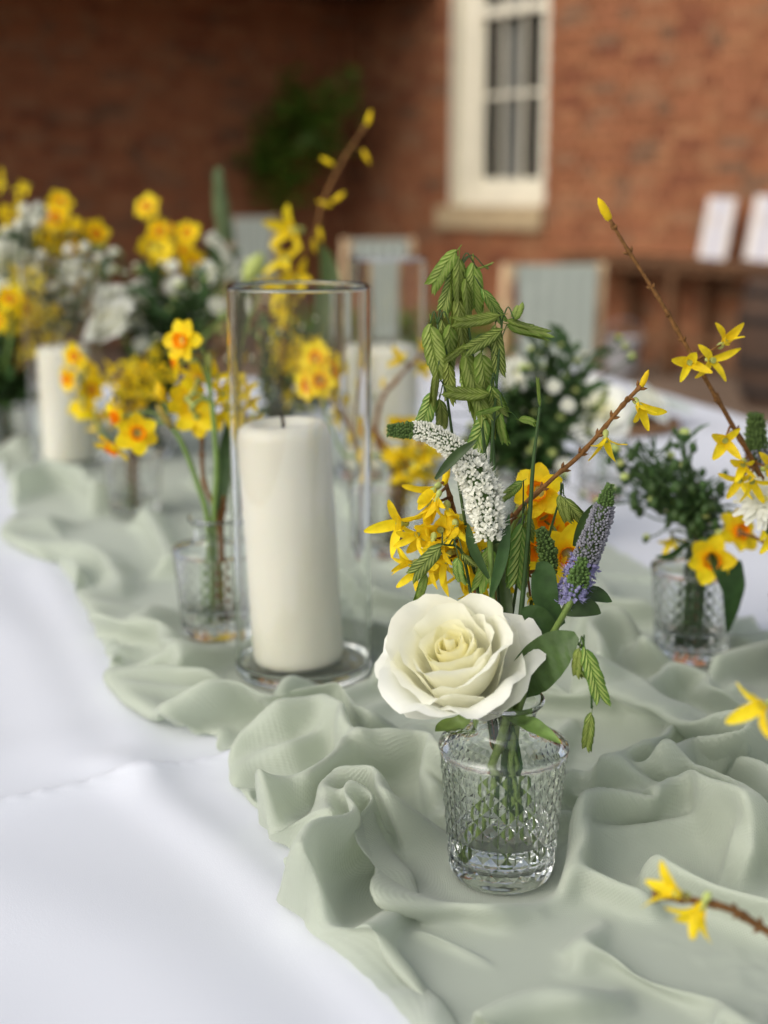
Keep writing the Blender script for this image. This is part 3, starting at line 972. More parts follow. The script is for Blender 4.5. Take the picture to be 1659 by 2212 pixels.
def candle(base, R, H, tilt, label, wick=0.007):
    root = thing("pillar_candle", base, label, "candle")
    Mx = Euler(tilt).to_matrix().to_4x4()
    prof = [(0.0001, 0.0), (R - 0.004, 0.0), (R - 0.001, 0.0012), (R, 0.005), (R, 0.007), (R, H * 0.5), (R, H - 0.012), (R, H - 0.009), (R - 0.0012, H - 0.004), (R - 0.0045, H - 0.0008), (R - 0.009, H),
            (R - 0.0125, H - 0.0012), (R - 0.0145, H - 0.0035), (R * 0.4, H - 0.0048), (0.0001, H - 0.0050)]
    v, f = lathe(prof, 72)
    rn_ = random.Random(int(H * 1000))
    v = [(x * (1 + 0.003 * math.sin(3 * math.atan2(y, x) + z * 30)), y * (1 + 0.003 * math.sin(3 * math.atan2(y, x) + z * 30)), z) for x, y, z in v]
    me = mesh("wax_body", v, f, M_WAX)
    bm = bmesh.new(); bm.from_mesh(me); bmesh.ops.remove_doubles(bm, verts=bm.verts, dist=0.00016); bmesh.ops.recalc_face_normals(bm, faces=bm.faces); bm.to_mesh(me); bm.free()
    obj("wax_body", me, root, Mx)
    tv, tf = tube([(0, 0, H - 0.006), (0.0003, 0, H - 0.001), (-0.0004, 0, H + wick * 0.6), (-0.0012, 0.0003, H + wick - 0.002)], [0.0013, 0.0012, 0.0012, 0.001], 8)
    obj("wick", mesh("wick", tv, tf, M_WICK), root, Mx)
p = hurricane(657, 1448, "tall clear glass cylinder around the large candle in front")
candle(p + Vector((-0.004, 0.004, 0.0082)), 0.0322, 0.171, (math.radians(0.5), math.radians(-2.8), 0), "large ivory pillar candle leaning in the front glass cylinder")
p = hurricane(838, 1022, "clear glass cylinder behind, right of the front one", 0.047, 0.258)
candle(p + Vector((0.004, 0, 0.0082)), 0.032, 0.148, (0, 0, 0), "shorter ivory candle standing behind, right of the front candle")
p = hurricane(150, 1006, "blurred glass cylinder at the left edge around a candle", 0.047, 0.256)
candle(p + Vector((0.0, 0, 0.0082)), 0.032, 0.142, (0, 0, 0), "blurred ivory candle at the left behind yellow daffodils")

# ------------------------------------------------------------------ plant building blocks
def petal_grid(L, W, prof, a0, a1, cup=0.0, twist=0.0, ruffle=0.0, seed=0, nu=5, nv=7, x0=0.0, tipbend=0.0):
    """a petal that starts at the centre and runs outwards along +X; z is the flower's axis"""
    rn_ = random.Random(seed)
    ph = rn_.random() * 6
    v, f = [], []
    x, z = x0, 0.0
    for i in range(nv):
        t_ = i / (nv - 1)
        a = a0 + (a1 - a0) * t_ + tipbend * max(0, t_ - 0.6) ** 2
        if i:
            x += math.cos(a) * L / (nv - 1); z += math.sin(a) * L / (nv - 1)
        w = W * prof(t_)
        tw = twist * t_
        for j in range(nu):
            u = -1 + 2 * j / (nu - 1)
            d = u * w
            lift = cup * w * u * u + ruffle * W * math.sin(ph + u * 4 + t_ * 9) * t_
            nx, nz = -math.sin(a), math.cos(a)
            yy = d * math.cos(tw) ; up_ = d * math.sin(tw) + lift
            v.append((x + nx * up_, yy, z + nz * up_))
    for i in range(nv - 1):
        for j in range(nu - 1):
            f.append((i * nu + j, i * nu + j + 1, (i + 1) * nu + j + 1, (i + 1) * nu + j))
    return v, f
def ellip(t): return math.sqrt(max(0.0, 1 - (2 * t - 1) ** 2))
# forsythia petal meshes (three variants), 12 mm long
def pf_fors(t): return 0.35 + 0.65 * math.sin(math.pi * min(1, 0.12 + t * 0.9)) ** 0.8 if t < 0.97 else 0.22
FORS_P = []
for k, (a0, a1, tw, rf) in enumerate(((1.15, 0.15, 0.15, 0.10), (1.0, -0.15, -0.5, 0.12), (1.2, 0.45, 0.7, 0.10), (0.9, 0.05, 0.2, 0.16), (1.25, 0.8, -0.3, 0.08))):
    v, f = petal_grid(0.0142, (0.0028, 0.0022, 0.0025, 0.0020, 0.0026)[k], pf_fors, a0, a1, 0.35, tw, rf, k, 5, 8, 0.0009, 1.0)
    FORS_P.append(mesh("petal", v, f, M_YELLOW))
v, f = lathe([(0.0006, -0.0045), (0.0016, -0.0035), (0.0017, -0.0015), (0.0012, -0.001), (0.0012, 0.0), (0.0016, 0.0025), (0.0012, 0.0028), (0.0002, 0.002)], 8)
FORS_C = mesh("flower", v, f, M_BUDG)
v, f = lathe([(0.0004, -0.003), (0.0014, -0.0015), (0.0017, 0.002), (0.0012, 0.0055), (0.0002, 0.0075)], 8)
FORS_B = mesh("bud", v, f, M_YELLOW)
def forsythia_flower(root, loc, facing, s=1.0, rn_=random, opening=0.0, petals=4):
    M = Matrix.Translation(-Vector(root.location)) @ frame_m(loc, facing, (rn_.uniform(-1, 1), rn_.uniform(-1, 1), rn_.uniform(-1, 1)), s)
    c = obj("flower", FORS_C, root, M)
    for k in range(petals):
        me = rn_.choice(FORS_P)
        obj("petal", me, c, Matrix.Rotation(k * math.pi * 2 / petals + rn_.uniform(-0.25, 0.25), 4, 'Z') @ Matrix.Rotation(rn_.uniform(-0.2, 0.2) - opening, 4, 'Y') @ Matrix.Scale(rn_.uniform(0.88, 1.1), 4))
def twig_mesh(pts, r0, r1, n=7, knots=True, seed=0, per=6):
    c = catmull(pts, per)
    rn_ = random.Random(seed)
    rads = []
    for i in range(len(c)):
        t_ = i / (len(c) - 1)
        r = r0 + (r1 - r0) * t_
        if knots and i % 5 == 2: r *= 1.35
        rads.append(r * rn_.uniform(0.92, 1.08))
    v, f = tube(c, rads, n)
    if knots:
        for i in range(3, len(c) - 1, 4):
            d = (c[i + 1] - c[i]).normalized()
            sd = d.cross(Vector((rn_.uniform(-1, 1), rn_.uniform(-1, 1), rn_.uniform(-1, 1)))).normalized()
            for q in (-1, 1):
                b0 = c[i] + sd * q * rads[i] * 0.7
                dd = (d * 0.9 + sd * q * 0.8).normalized()
                bv, bf = tube([b0, b0 + dd * 0.0016, b0 + dd * 0.0034], [0.0008, 0.0009, 0.0001], 5)
                n0 = len(v); v += bv; f += [tuple(k + n0 for k in g) for g in bf]
    return (v, f), c
def forsythia(label, pts, flowers, r0=0.0022, r1=0.0012, buds=(), seed=0, s=1.0, group=None, tipbud=True, name="forsythia_branch"):
    """pts: points from base to tip; flowers: (point, facing, size)"""
    rn_ = random.Random(seed)
    root = thing(name, pts[0], label, "flower branch", group)
    (v, f), c = twig_mesh(pts, r0, r1, 7, True, seed)
    twig = world_part("twig", v, f, M_TWIG, root)
    def joint(p):
        q = min(c, key=lambda a: (a - p).length)
        if (q - p).length > 0.004:
            tv, tf = tube([q, q.lerp(p, 0.5) + Vector((0, 0, 0.0006)), p], [0.0009, 0.0007, 0.0007], 5)
            l = Vector(root.location)
            obj("stalk", mesh("stalk", [Vector(a) - l for a in tv], tf, M_TWIG), root)
    for p, d, ss in flowers:
        joint(p)
        forsythia_flower(root, p, d, ss * s, rn_, rn_.uniform(-0.1, 0.35))
    for p, d in buds:
        joint(p)
        obj("bud", FORS_B, root, Matrix.Translation(-Vector(root.location)) @ frame_m(p, d, (1, 0, 0), s))
    return root, c
# daffodil
def pf_daff(t): return max(0.18, math.sin(math.pi * (0.14 + 0.80 * t)) ** 0.75) if t < 0.98 else 0.16
DAFF_P = []
for k, (a0, a1, rf, cp) in enumerate(((0.15, -0.05, 0.08, 0.12), (0.3, 0.0, 0.12, 0.2), (0.1, -0.35, 0.10, 0.05), (0.35, 0.35, 0.10, 0.25))):
    v, f = petal_grid(0.0150, 0.0062, pf_daff, a0, a1, cp, 0.05 * (k - 1), rf, k + 9, 7, 8, 0.0012)
    DAFF_P.append(mesh("petal", v, f, M_DAFF))
cupv, cupf = [], []
rnc = random.Random(5)
for i, (r, z) in enumerate(((0.0026, 0.0), (0.0040, 0.0014), (0.0045, 0.0036), (0.0050, 0.0056), (0.0054, 0.0065))):
    for k in range(24):
        a = 2 * math.pi * k / 24
        q = 1 + (0.07 * math.sin(a * 8 + 1) if i == 4 else 0.02 * math.sin(a * 8 + 1))
        cupv.append((r * q * math.cos(a), r * q * math.sin(a), z + (0.0005 * math.sin(a * 8) if i == 4 else 0)))
for i in range(4):
    for k in range(24):
        cupf.append((i * 24 + k, i * 24 + (k + 1) % 24, (i + 1) * 24 + (k + 1) % 24, (i + 1) * 24 + k))
DAFF_CUP = mesh("cup", cupv, cupf, M_CUP)
v, f = lathe([(0.0006, -0.016), (0.0020, -0.014), (0.0022, -0.011), (0.0013, -0.009), (0.0014, -0.002), (0.0034, 0.0006), (0.002, 0.0012), (0.0002, 0.0008)], 10)
DAFF_C = mesh("flower", v, f, M_BUDG)
def daffodil_flower(root, loc, facing, s=1.0, rn_=random, nod=0.0):
    M = Matrix.Translation(-Vector(root.location)) @ frame_m(loc, facing, (rn_.uniform(-1, 1), rn_.uniform(-1, 1), rn_.uniform(-1, 1)), s)
    c = obj("flower", DAFF_C, root, M)
    for k in range(6):
        obj("petal", rn_.choice(DAFF_P), c, Matrix.Translation((0, 0, 0.0004 * (k % 2))) @ Matrix.Rotation(k * math.pi / 3 + rn_.uniform(-0.1, 0.1), 4, 'Z') @ Matrix.Rotation(rn_.uniform(-0.25, 0.15) + nod, 4, 'Y') @ Matrix.Scale(rn_.uniform(0.92, 1.08), 4))
    obj("cup", DAFF_CUP, c)
    return c
def daffodil(label, base, head, flowers, r=0.0021, bend=0.0, seed=0, spathe=True, group=None, buds=(), mid=None):
    """stem from base to head, where the flower stalks part; flowers: (point, facing, size)"""
    rn_ = random.Random(seed)
    root = thing("daffodil", base, label, "flower", group)
    pts = [base] + (list(mid) if mid else [base.lerp(head, 0.5) + Vector((bend, 0, 0))]) + [head]
    v, f = tube(catmull(pts, 6), [r * 1.1, r, r * 0.85], 8)
    world_part("stem", v, f, M_STEM, root)
    l = Vector(root.location)
    if spathe:
        d = (pts[-1] - pts[-2]).normalized()
        v, f = tube([head - d * 0.004, head + d * 0.003, head + d * 0.010, head + d * 0.017], [0.0022, 0.0032, 0.0026, 0.0006], 8)
        world_part("spathe", v, f, M_SPATHE, root)
    for p, d, s in flowers:
        d = Vector(d).normalized()
        back = p - d * 0.0155 * s
        v, f = tube(catmull([head, head.lerp(back, 0.6) + Vector((0, 0, 0.004)), back], 5), [0.0011, 0.0010, 0.0009], 6)
        world_part("flower_stalk", v, f, M_STEM, root)
        daffodil_flower(root, p, d, s, rn_)
    for p, s in buds:
        v, f = tube(catmull([head, head.lerp(p, 0.6) + Vector((0, 0, 0.003)), p], 5), [0.0011, 0.0010, 0.0010], 6)
        world_part("flower_stalk", v, f, M_STEM, root)
        d = (p - head).normalized()
        v, f = tube([p, p + d * 0.003 * s, p + d * 0.008 * s, p + d * 0.013 * s, p + d * 0.016 * s], [0.001 * s, 0.0030 * s, 0.0044 * s, 0.0030 * s, 0.0006], 10)
        world_part("bud", v, f, M_BUDG if s < 0.9 else M_YELLOW, root)
    return root
# plain leaf blade along a path
def blade(path, width, prof=None, fold=0.25, nrm=Vector((0, -1, 0.3)), nu=5, per=5):
    c = catmull(path, per)
    m = len(c)
    prof = prof or (lambda t: math.sin(math.pi * min(0.995, 0.06 + 0.93 * t)) ** 0.8)
    v, f = [], []
    for i in range(m):
        t_ = (c[min(i + 1, m - 1)] - c[max(i - 1, 0)]).normalized()
        side = t_.cross(nrm).normalized()
        up_ = side.cross(t_).normalized()
        w = width * 0.5 * prof(i / (m - 1))
        for j in range(nu):
            u = -1 + 2 * j / (nu - 1)
            v.append(c[i] + side * (u * w) + up_ * (fold * abs(u) * w + 0.06 * w * math.sin(i * 1.7 + j)))
    for i in range(m - 1):
        for j in range(nu - 1):
            f.append((i * nu + j, i * nu + j + 1, (i + 1) * nu + j + 1, (i + 1) * nu + j))
    return v, f
# oat-grass spikelet, flat with two ranks of pointed scales, 30 mm long, hangs along +X, faces +Z
def spikelet_mesh(n=9, L=0.030, seed=0, mat=None, bend=0.0, twist=0.0):
    rn_ = random.Random(seed)
    v, f, mi = [], [], []
    for side in (1, -1):                                    # front and back
        for i in range(n):
            for sd in (-1, 1):
                t_ = (i + (0.5 if sd > 0 else 0)) / n
                x = 0.0005 + t_ * (L - 0.0085)
                env = 0.30 + 0.80 * math.sin(math.pi * (0.16 + 0.66 * t_)) ** 0.8
                ang = sd * math.radians(30 - 6 * t_) * rn_.uniform(0.9, 1.1)
                ln = 0.0092 * (0.62 + 0.40 * env) * rn_.uniform(0.93, 1.06)
                w = 0.0017 * (0.5 + 0.6 * env)
                ca, sa = math.cos(ang), math.sin(ang)
                b0 = len(v)
                # along the scale: base, shoulder, waist, tip ; across: inner edge, keel, rim, rim edge
                for a, ww, lift in ((0, 0.45, 0.0), (0.35, 1.0, 0.35), (0.7, 0.8, 0.75), (1.0, 0.05, 1.0)):
                    for u, dz in ((-1.0, -0.00035), (0.0, 0.00045), (0.55, 0.00075), (1.0, 0.00025)):
                        px_ = a * ln; py_ = -sd * u * w * ww
                        z = 0.0004 + 0.00010 * i + lift * 0.0008 + dz * ww
                        v.append((x + px_ * ca - py_ * sa, sd * 0.0003 + px_ * sa + py_ * ca, side * z))
                for r in range(3):
                    for k in range(3):
                        q = b0 + r * 4 + k
                        f.append((q, q + 1, q + 5, q + 4)); mi.append(1 if k == 1 else 0)
    tv, tf = tube([(-0.004, 0, 0), (L * 0.5, 0, 0), (L - 0.006, 0, 0)], [0.0003, 0.0006, 0.0003], 5)
    n0 = len(v)
    v += [tuple(q) for q in tv]; f += [tuple(i + n0 for i in q) for q in tf]; mi += [0] * len(tf)
    w_ = []
    for x, y, z in v:
        a = twist * x / L
        y, z = y * math.cos(a) - z * math.sin(a), y * math.sin(a) + z * math.cos(a)
        w_.append((x, y + bend * 0.35 * x * x / L, z - bend * x * x / L))
    v = w_
    me = mesh("spikelet", v, f, [mat, M_OATL], False)
    me.polygons.foreach_set("material_index", mi)
    return me
OATS = [spikelet_mesh((7, 9, 8, 10, 6, 9, 8, 7)[k], 0.030, k, M_OAT if k % 3 else M_OATD, (0.0, 0.35, -0.25, 0.5, 0.2, -0.4, 0.6, 0.1)[k], (0.0, 0.5, -0.6, 0.3, 1.0, -0.3, 0.8, -0.9)[k]) for k in range(8)]
def oat_stem(label, stem_pts, spikes, seed=0, group=None, r=0.0009):
    """spikes: (start point, end point, flatness facing) in world"""
    rn_ = random.Random(seed)
    root = thing("oat_grass", stem_pts[0], label, "grass stem", group)
    c = catmull(stem_pts, 6)
    v, f = tube(c, [r * 1.2, r, r * 0.55], 6)
    world_part("stem", v, f, M_STEMD, root)
    for a, b, wscale in spikes:
        q = min(c, key=lambda k: (k - a).length)
        if (q - a).length > 0.003:
            v, f = tube(catmull([q, q.lerp(a, 0.5) + Vector((0, 0, 0.006)), a], 4), [0.00045, 0.0003], 5)
            world_part("spikelet_stalk", v, f, M_STEMD, root)
        d = (b - a)
        L = d.length
        x = d.normalized()
        zf = Vector((rn_.uniform(-0.45, 0.45), -1, 0.25 + rn_.uniform(-0.35, 0.35)))
        z = (zf - x * zf.dot(x)).normalized()
        y = z.cross(x)
        sc = L / 0.030 * rn_.uniform(0.86, 1.12)
        wscale = wscale * rn_.uniform(0.72, 0.98)
        M = Matrix.Translation(a - Vector(root.location)) @ Matrix((x * sc, y * sc * wscale, z * sc)).transposed().to_4x4()
        obj("spikelet", rn_.choice(OATS), root, M)
    return root
# veronica spike
def floret_ball(r, n=6):
    return lathe([(r * 0.15, -r), (r * 0.85, -r * 0.4), (r, r * 0.2), (r * 0.55, r * 0.8), (r * 0.05, r)], n)
def floret_open(r, rn_):
    v, f = [], []
    for k in range(4):
        a = k * math.pi / 2 + rn_.uniform(-0.3, 0.3)
        ca, sa = math.cos(a), math.sin(a)
        n0 = len(v)
        ln, wd, up_ = r * rn_.uniform(1.1, 1.7), r * rn_.uniform(0.45, 0.75), r * rn_.uniform(0.2, 1.3)
        for x, y, z in ((0, 0, 0), (ln * 0.55, wd, up_ * 0.5), (ln, 0, up_), (ln * 0.55, -wd, up_ * 0.5), (ln * 0.5, 0, up_ * 0.2)):
            v.append((x * ca - y * sa, x * sa + y * ca, z))
        f += [(n0, n0 + 1, n0 + 4), (n0 + 1, n0 + 2, n0 + 4), (n0 + 2, n0 + 3, n0 + 4), (n0 + 3, n0, n0 + 4)]
    n0 = len(v)
    for k in range(2):
        dx, dy = rn_.uniform(-0.5, 0.5) * r, rn_.uniform(-0.5, 0.5) * r
        n0 = len(v)
        v += [(0.06 * r, 0, 0), (-0.06 * r, 0.05 * r, 0), (dx, dy, r * 2.1)]
        f.append((n0, n0 + 1, n0 + 2))
    return v, f
def veronica(label, stem_pts, spike_pts, radii, zones, seed=0, leaves=(), density=1.0, group=None, rs=0.0016, core=None):
    core = core or M_SPIKED
    "zones: list of (upto, material, floret radius, how far they stand off); one joined part per zone"
    rn_ = random.Random(seed)
    root = thing("veronica", stem_pts[0], label, "flower", group)
    c = catmull(stem_pts + [spike_pts[0]], 6)
    v, f = tube(c, [rs * 1.2, rs, rs * 0.9], 8)
    world_part("stem", v, f, M_STEM, root)
    c = catmull(spike_pts, 14)
    seg = [0]
    for i in range(1, len(c)): seg.append(seg[-1] + (c[i] - c[i - 1]).length)
    Ltot = seg[-1]
    def at(t_):
        s_ = t_ * Ltot
        for i in range(1, len(c)):
            if seg[i] >= s_ or i == len(c) - 1:
                k = (s_ - seg[i - 1]) / max(1e-9, seg[i] - seg[i - 1])
                return c[i - 1].lerp(c[i], k), (c[i] - c[i - 1]).normalized()
    R = lambda t_: float(np.interp(t_, np.linspace(0, 1, len(radii)), radii))
    cv, cf = tube(c, [R(i / (len(c) - 1)) * 0.74 for i in range(len(c))], 10)
    world_part("spike_core", cv, cf, core, root)
    lo = 0.0
    for upto, mat, fr, off in zones:
        mb = MB()
        t_ = lo
        k = 0
        while t_ < upto:
            p, d = at(t_)
            r = R(t_)
            per = max(5, int(2 * math.pi * r / (fr * 2.1) * density * (0.78 if fr < 0.001 else 1.0)))
            ph = rn_.random() * 6
            up_ = Vector((0.3, 0.2, 1)); up_ = (up_ - d * up_.dot(d)).normalized(); w = d.cross(up_)
            for q in range(per):
                a = ph + 2 * math.pi * q / per + rn_.uniform(-0.12, 0.12)
                out = up_ * math.cos(a) + w * math.sin(a)
                dirv = (out + d * 0.55).normalized()
                rr = fr * rn_.uniform(0.7, 1.3)
                pos = p + out * (r * rn_.uniform(0.86, 1.02) * off) + d * rn_.uniform(-0.5, 0.5) * fr
                bv, bf = floret_open(rr * 1.25, rn_) if (fr > 0.001 and rn_.random() < 0.6) else floret_ball(rr * (0.8 if fr > 0.001 else 1.0))
                M = frame_m(pos, dirv)
                sc = rn_.uniform(0.9, 1.9); sx = rn_.uniform(0.7, 1.15)
                mb.add([M @ Vector((x * sx, y, z * sc)) for x, y, z in bv], bf)
            t_ += fr * 1.75 / Ltot
        o = world_part("florets", mb.v, mb.f, mat, root)
        o["kind"] = "stuff"
        lo = upto
    for path, w in leaves:
        lv, lf = blade(path, w)
        world_part("leaf", lv, lf, M_LEAFD, root)
    return root
# chrysanthemum bloom and bud, facing +Z
def bloom_mesh(R=0.016, layers=4, seed=0):
    rn_ = random.Random(seed)
    mb = MB()
    for k in range(layers):
        n = 22 - 3 * k
        for i in range(n):
            L = R * (1 - 0.17 * k) * rn_.uniform(0.9, 1.08)
            v, f = petal_grid(L, R * 0.115, lambda t: 0.5 + 0.5 * math.sin(math.pi * min(1, t * 0.85 + 0.1)) if t < 0.97 else 0.45, 0.15 + 0.28 * k, -0.05 + 0.25 * k, 0.3, 0, 0.05, rn_.randint(0, 99), 3, 5, R * 0.08)
            M = Matrix.Rotation(2 * math.pi * i / n + k * 0.3 + rn_.uniform(-0.08, 0.08), 4, 'Z') @ Matrix.Rotation(rn_.uniform(-0.12, 0.12), 4, 'Y')
            mb.add([M @ Vector(a) + Vector((0, 0, 0.0006 * k)) for a in v], f)
    return mesh("bloom", mb.v, mb.f, M_WHITE)
def dome_mesh(R, mat, name, n=14):
    mb = MB()
    v, f = lathe([(R, 0), (R * 0.9, R * 0.35), (R * 0.55, R * 0.6), (0.0002, R * 0.68)], n)
    return mesh(name, v, f, mat)
MUM = [bloom_mesh(0.016, 4, k) for k in range(3)]
MUM_C = dome_mesh(0.0045, M_CENTRE, "bloom_centre")
v, f = lathe([(0.0004, -0.0045), (0.0022, -0.0032), (0.0034, -0.0008), (0.0033, 0.0008), (0.0031, 0.001)], 10)
BUD_CAL = mesh("bud_cup", v, f, M_LEAFD)
v, f = lathe([(0.0031, 0.0006), (0.0032, 0.0022), (0.0024, 0.0036), (0.0003, 0.0041)], 10)
BUD_TOP = mesh("bud_tip", v, f, M_BUDG)
BUD_TOPW = mesh("bud_tip", v, f, M_CREAM)
def bud_only_mesh():
    mb = MB()
    for (rr, rad) in ((0.002, 0.0028),):
        v, f = lathe([(0.0004, -0.004), (0.0022, -0.0025), (0.0029, 0.0005), (0.0019, 0.003), (0.0003, 0.004)], 9)
        mb.add(v, f)
    return mesh("green_bud", mb.v, mb.f, M_STEMD)
BUD_G = bud_only_mesh()
def mum_leaf(p, d, L, rn_, slim=0.34):
    d = Vector(d).normalized()
    path = [p, p + d * L * 0.5 + Vector((0, 0, L * 0.12)), p + d * L]
    return blade(path, L * slim, lambda t: max(0.06, math.sin(math.pi * min(0.99, 0.05 + 0.93 * t)) * (1 - 0.28 * (math.sin(t * 26) > 0))), 0.2, Vector((rn_.uniform(-0.6, 0.6), -0.7, 0.8)), 5, 7)
def chrysanthemum(label, base, top, blooms, seed=0, group=None, buds=6, greens=4, leaves=5, bend=0.0, spread=0.022, bs=1.0, bud_mat=None, leafL=0.028, bloomdir=None, mid=None, slim=0.34):
    rn_ = random.Random(seed)
    root = thing("chrysanthemum", base, label, "flower", group)
    pts = [base] + (list(mid) if mid else [base.lerp(top, 0.5) + Vector((bend, 0, 0))]) + [top]
    c = catmull(pts, 7)
    v, f = tube(c, [0.0016, 0.0014, 0.0010], 7)
    world_part("stem", v, f, M_STEMD, root)
    l = Vector(root.location)
    def shoot(p, k):
        q = c[max(0, min(len(c) - 1, int(len(c) * (0.55 + 0.4 * rn_.random()))))]
        if (q - p).length < 0.002: return
        v, f = tube(catmull([q, q.lerp(p, 0.55) + Vector((0, 0, -0.003)), p], 4), [0.0008, 0.0006], 5)
        world_part("side_shoot", v, f, M_STEMD, root)
    for p, d, s in blooms:
        shoot(p, 0)
        M = Matrix.Translation(-l) @ frame_m(p, d, (1, 0, 0), s * bs, rn_.random() * 6)
        b = obj("bloom", rn_.choice(MUM), root, M)
        obj("bloom_centre", MUM_C, b)
        obj("bud_cup", BUD_CAL, b, Matrix.Scale(1.3, 4))
    for k in range(buds):
        p = top + Vector((rn_.uniform(-1, 1) * spread, rn_.uniform(-1, 1) * spread * 0.7, rn_.uniform(-1.0, 0.35) * spread * 1.3))
        shoot(p, k)
        d = Vector((rn_.uniform(-0.4, 0.4), rn_.uniform(-0.5, 0.2), 1))
        M = Matrix.Translation(-l) @ frame_m(p, d, (1, 0, 0), rn_.uniform(0.8, 1.25))
        b = obj("bud", BUD_CAL, root, M)
        obj("bud_tip", (bud_mat or rn_.choice((BUD_TOP, BUD_TOP, BUD_TOPW))), b)
    for k in range(greens):
        p = c[int(len(c) * rn_.uniform(0.45, 0.98))] + Vector((rn_.uniform(-1, 1), rn_.uniform(-1, 1), rn_.uniform(-0.3, 0.8))) * spread
        shoot(p, k)
        obj("bud", BUD_G, root, Matrix.Translation(-l) @ frame_m(p, (rn_.uniform(-0.4, 0.4), 0, 1), (1, 0, 0), rn_.uniform(0.7, 1.3)))
    for k in range(leaves):
        q = c[int(len(c) * rn_.uniform(0.34, 0.97))]
        v, f = mum_leaf(q, (rn_.uniform(-1, 1), rn_.uniform(-1, 0.6), rn_.uniform(-0.1, 0.9)), leafL * rn_.uniform(0.7, 1.2), rn_, slim)
        world_part("leaf", v, f, M_LEAFD, root)
    return root

# ------------------------------------------------------------------ roses
def rose_mat(name, col, trans):
    return leafy(name, col, trans, 0.55, 0.025, 60, 0.22, 0.0, 0.025, bmp=0.25, bscale=120)
ROSE_M = [rose_mat("rose_heart", rgb(253, 249, 212), 0.5), rose_mat("rose_inner", rgb(253, 251, 226), 0.5), rose_mat("rose_mid", rgb(253, 252, 236), 0.45), rose_mat("rose_outer", rgb(252, 252, 242), 0.42)]
def rose_petal(S, w, a_pts, phi, seed, nu=15, nv=16, notch=0.06, ruf=0.0012, flat=0.0, base_r=0.0015, edge_curl=0.0, spiral=0.0):
    """S arc length, w half width, a_pts: angles from the axis (v=0..1)"""
    rn_ = random.Random(seed)
    p1, p2 = rn_.random() * 6, rn_.random() * 6
    v, f = [], []
    fr = [rn_.uniform(-1, 1) for _ in range(4)]
    prof = []
    rho, z = base_r, 0.0
    for i in range(nv):
        t_ = i / (nv - 1)
        a = float(np.interp(t_, np.linspace(0, 1, len(a_pts)), a_pts))
        if i:
            rho += math.sin(a) * S / (nv - 1); z += math.cos(a) * S / (nv - 1)
        prof.append((rho, z, a))
    def sample(t_):
        x = max(0, min(1, t_)) * (nv - 1)
        i = min(nv - 2, int(x)); k = x - i
        return [prof[i][q] * (1 - k) + prof[i + 1][q] * k for q in range(3)]
    for i in range(nv):
        t_ = i / (nv - 1)
        for j in range(nu):
            u = -1 + 2 * j / (nu - 1)
            # rounded top: the rim falls away towards the sides
            tt = t_ * (1 - 0.30 * abs(u) ** 2.6 + notch * (1 - abs(u)) ** 2 * fr[0] * 0.6 + 0.022 * math.sin(p1 + u * 5) + 0.015 * math.sin(p2 + u * 11))
            r, zz, a = sample(tt)
            ww = w * (0.22 + 0.78 * math.sin(math.pi / 2 * min(1, tt * 1.35)) ** 0.9)
            r = r * (1 + spiral * u)
            reff = max(r * (1 + flat), 0.0032)
            ang = max(-2.6, min(2.6, u * ww / reff))
            cx = r - reff                                  # petals flatter than their ring
            x = cx + reff * math.cos(ang); y = reff * math.sin(ang)
            # edges turn outward near the rim
            curl = edge_curl * (max(0, abs(u) - 0.55) ** 2) * max(0, tt - 0.35)
            x += curl * math.cos(ang) * 1.0; y += curl * math.sin(ang)
            k = ruf * t_ ** 3 * (math.sin(p1 + u * 7) + 0.6 * math.sin(p2 + u * 13))
            x += k * math.cos(a) * math.cos(ang); y += k * math.cos(a) * math.sin(ang); zz -= k * math.sin(a)
            c_, s_ = math.cos(phi), math.sin(phi)
            v.append((x * c_ - y * s_, x * s_ + y * c_, zz))
    for i in range(nv - 1):
        for j in range(nu - 1):
            f.append((i * nu + j, i * nu + j + 1, (i + 1) * nu + j + 1, (i + 1) * nu + j))
    return v, f
R_ = math.radians
ROSE_LAYERS = [  # count, arc length, half width, angles, flat, ruffle, material, first angle, edge curl
    (2, 0.0300, 0.0095, (22, 4, -6, -14), 0.0, 0.0003, 0, 0.3, 0.0),
    (3, 0.0305, 0.0135, (36, 13, 0, -8), 0.0, 0.0004, 0, 1.0, 0.0),
    (3, 0.0305, 0.0165, (50, 21, 4, -4), 0.05, 0.0006, 0, 0.2, 0.001),
    (3, 0.0315, 0.0200, (62, 30, 8, 2), 0.05, 0.0007, 1, 0.9, 0.002),
    (3, 0.0350, 0.0250, (80, 48, 14, 2, 8), 0.08, 0.0010, 1, 0.2, 0.004),
    (4, 0.0425, 0.0290, (90, 62, 22, 6, 34), 0.10, 0.0012, 2, 0.95, 0.012),
    (4, 0.0490, 0.0335, (95, 74, 34, 14, 74), 0.14, 0.0015, 2, 0.3, 0.020),
    (5, 0.0520, 0.0350, (100, 84, 52, 32, 110), 0.18, 0.0018, 3, 1.0, 0.024),
]
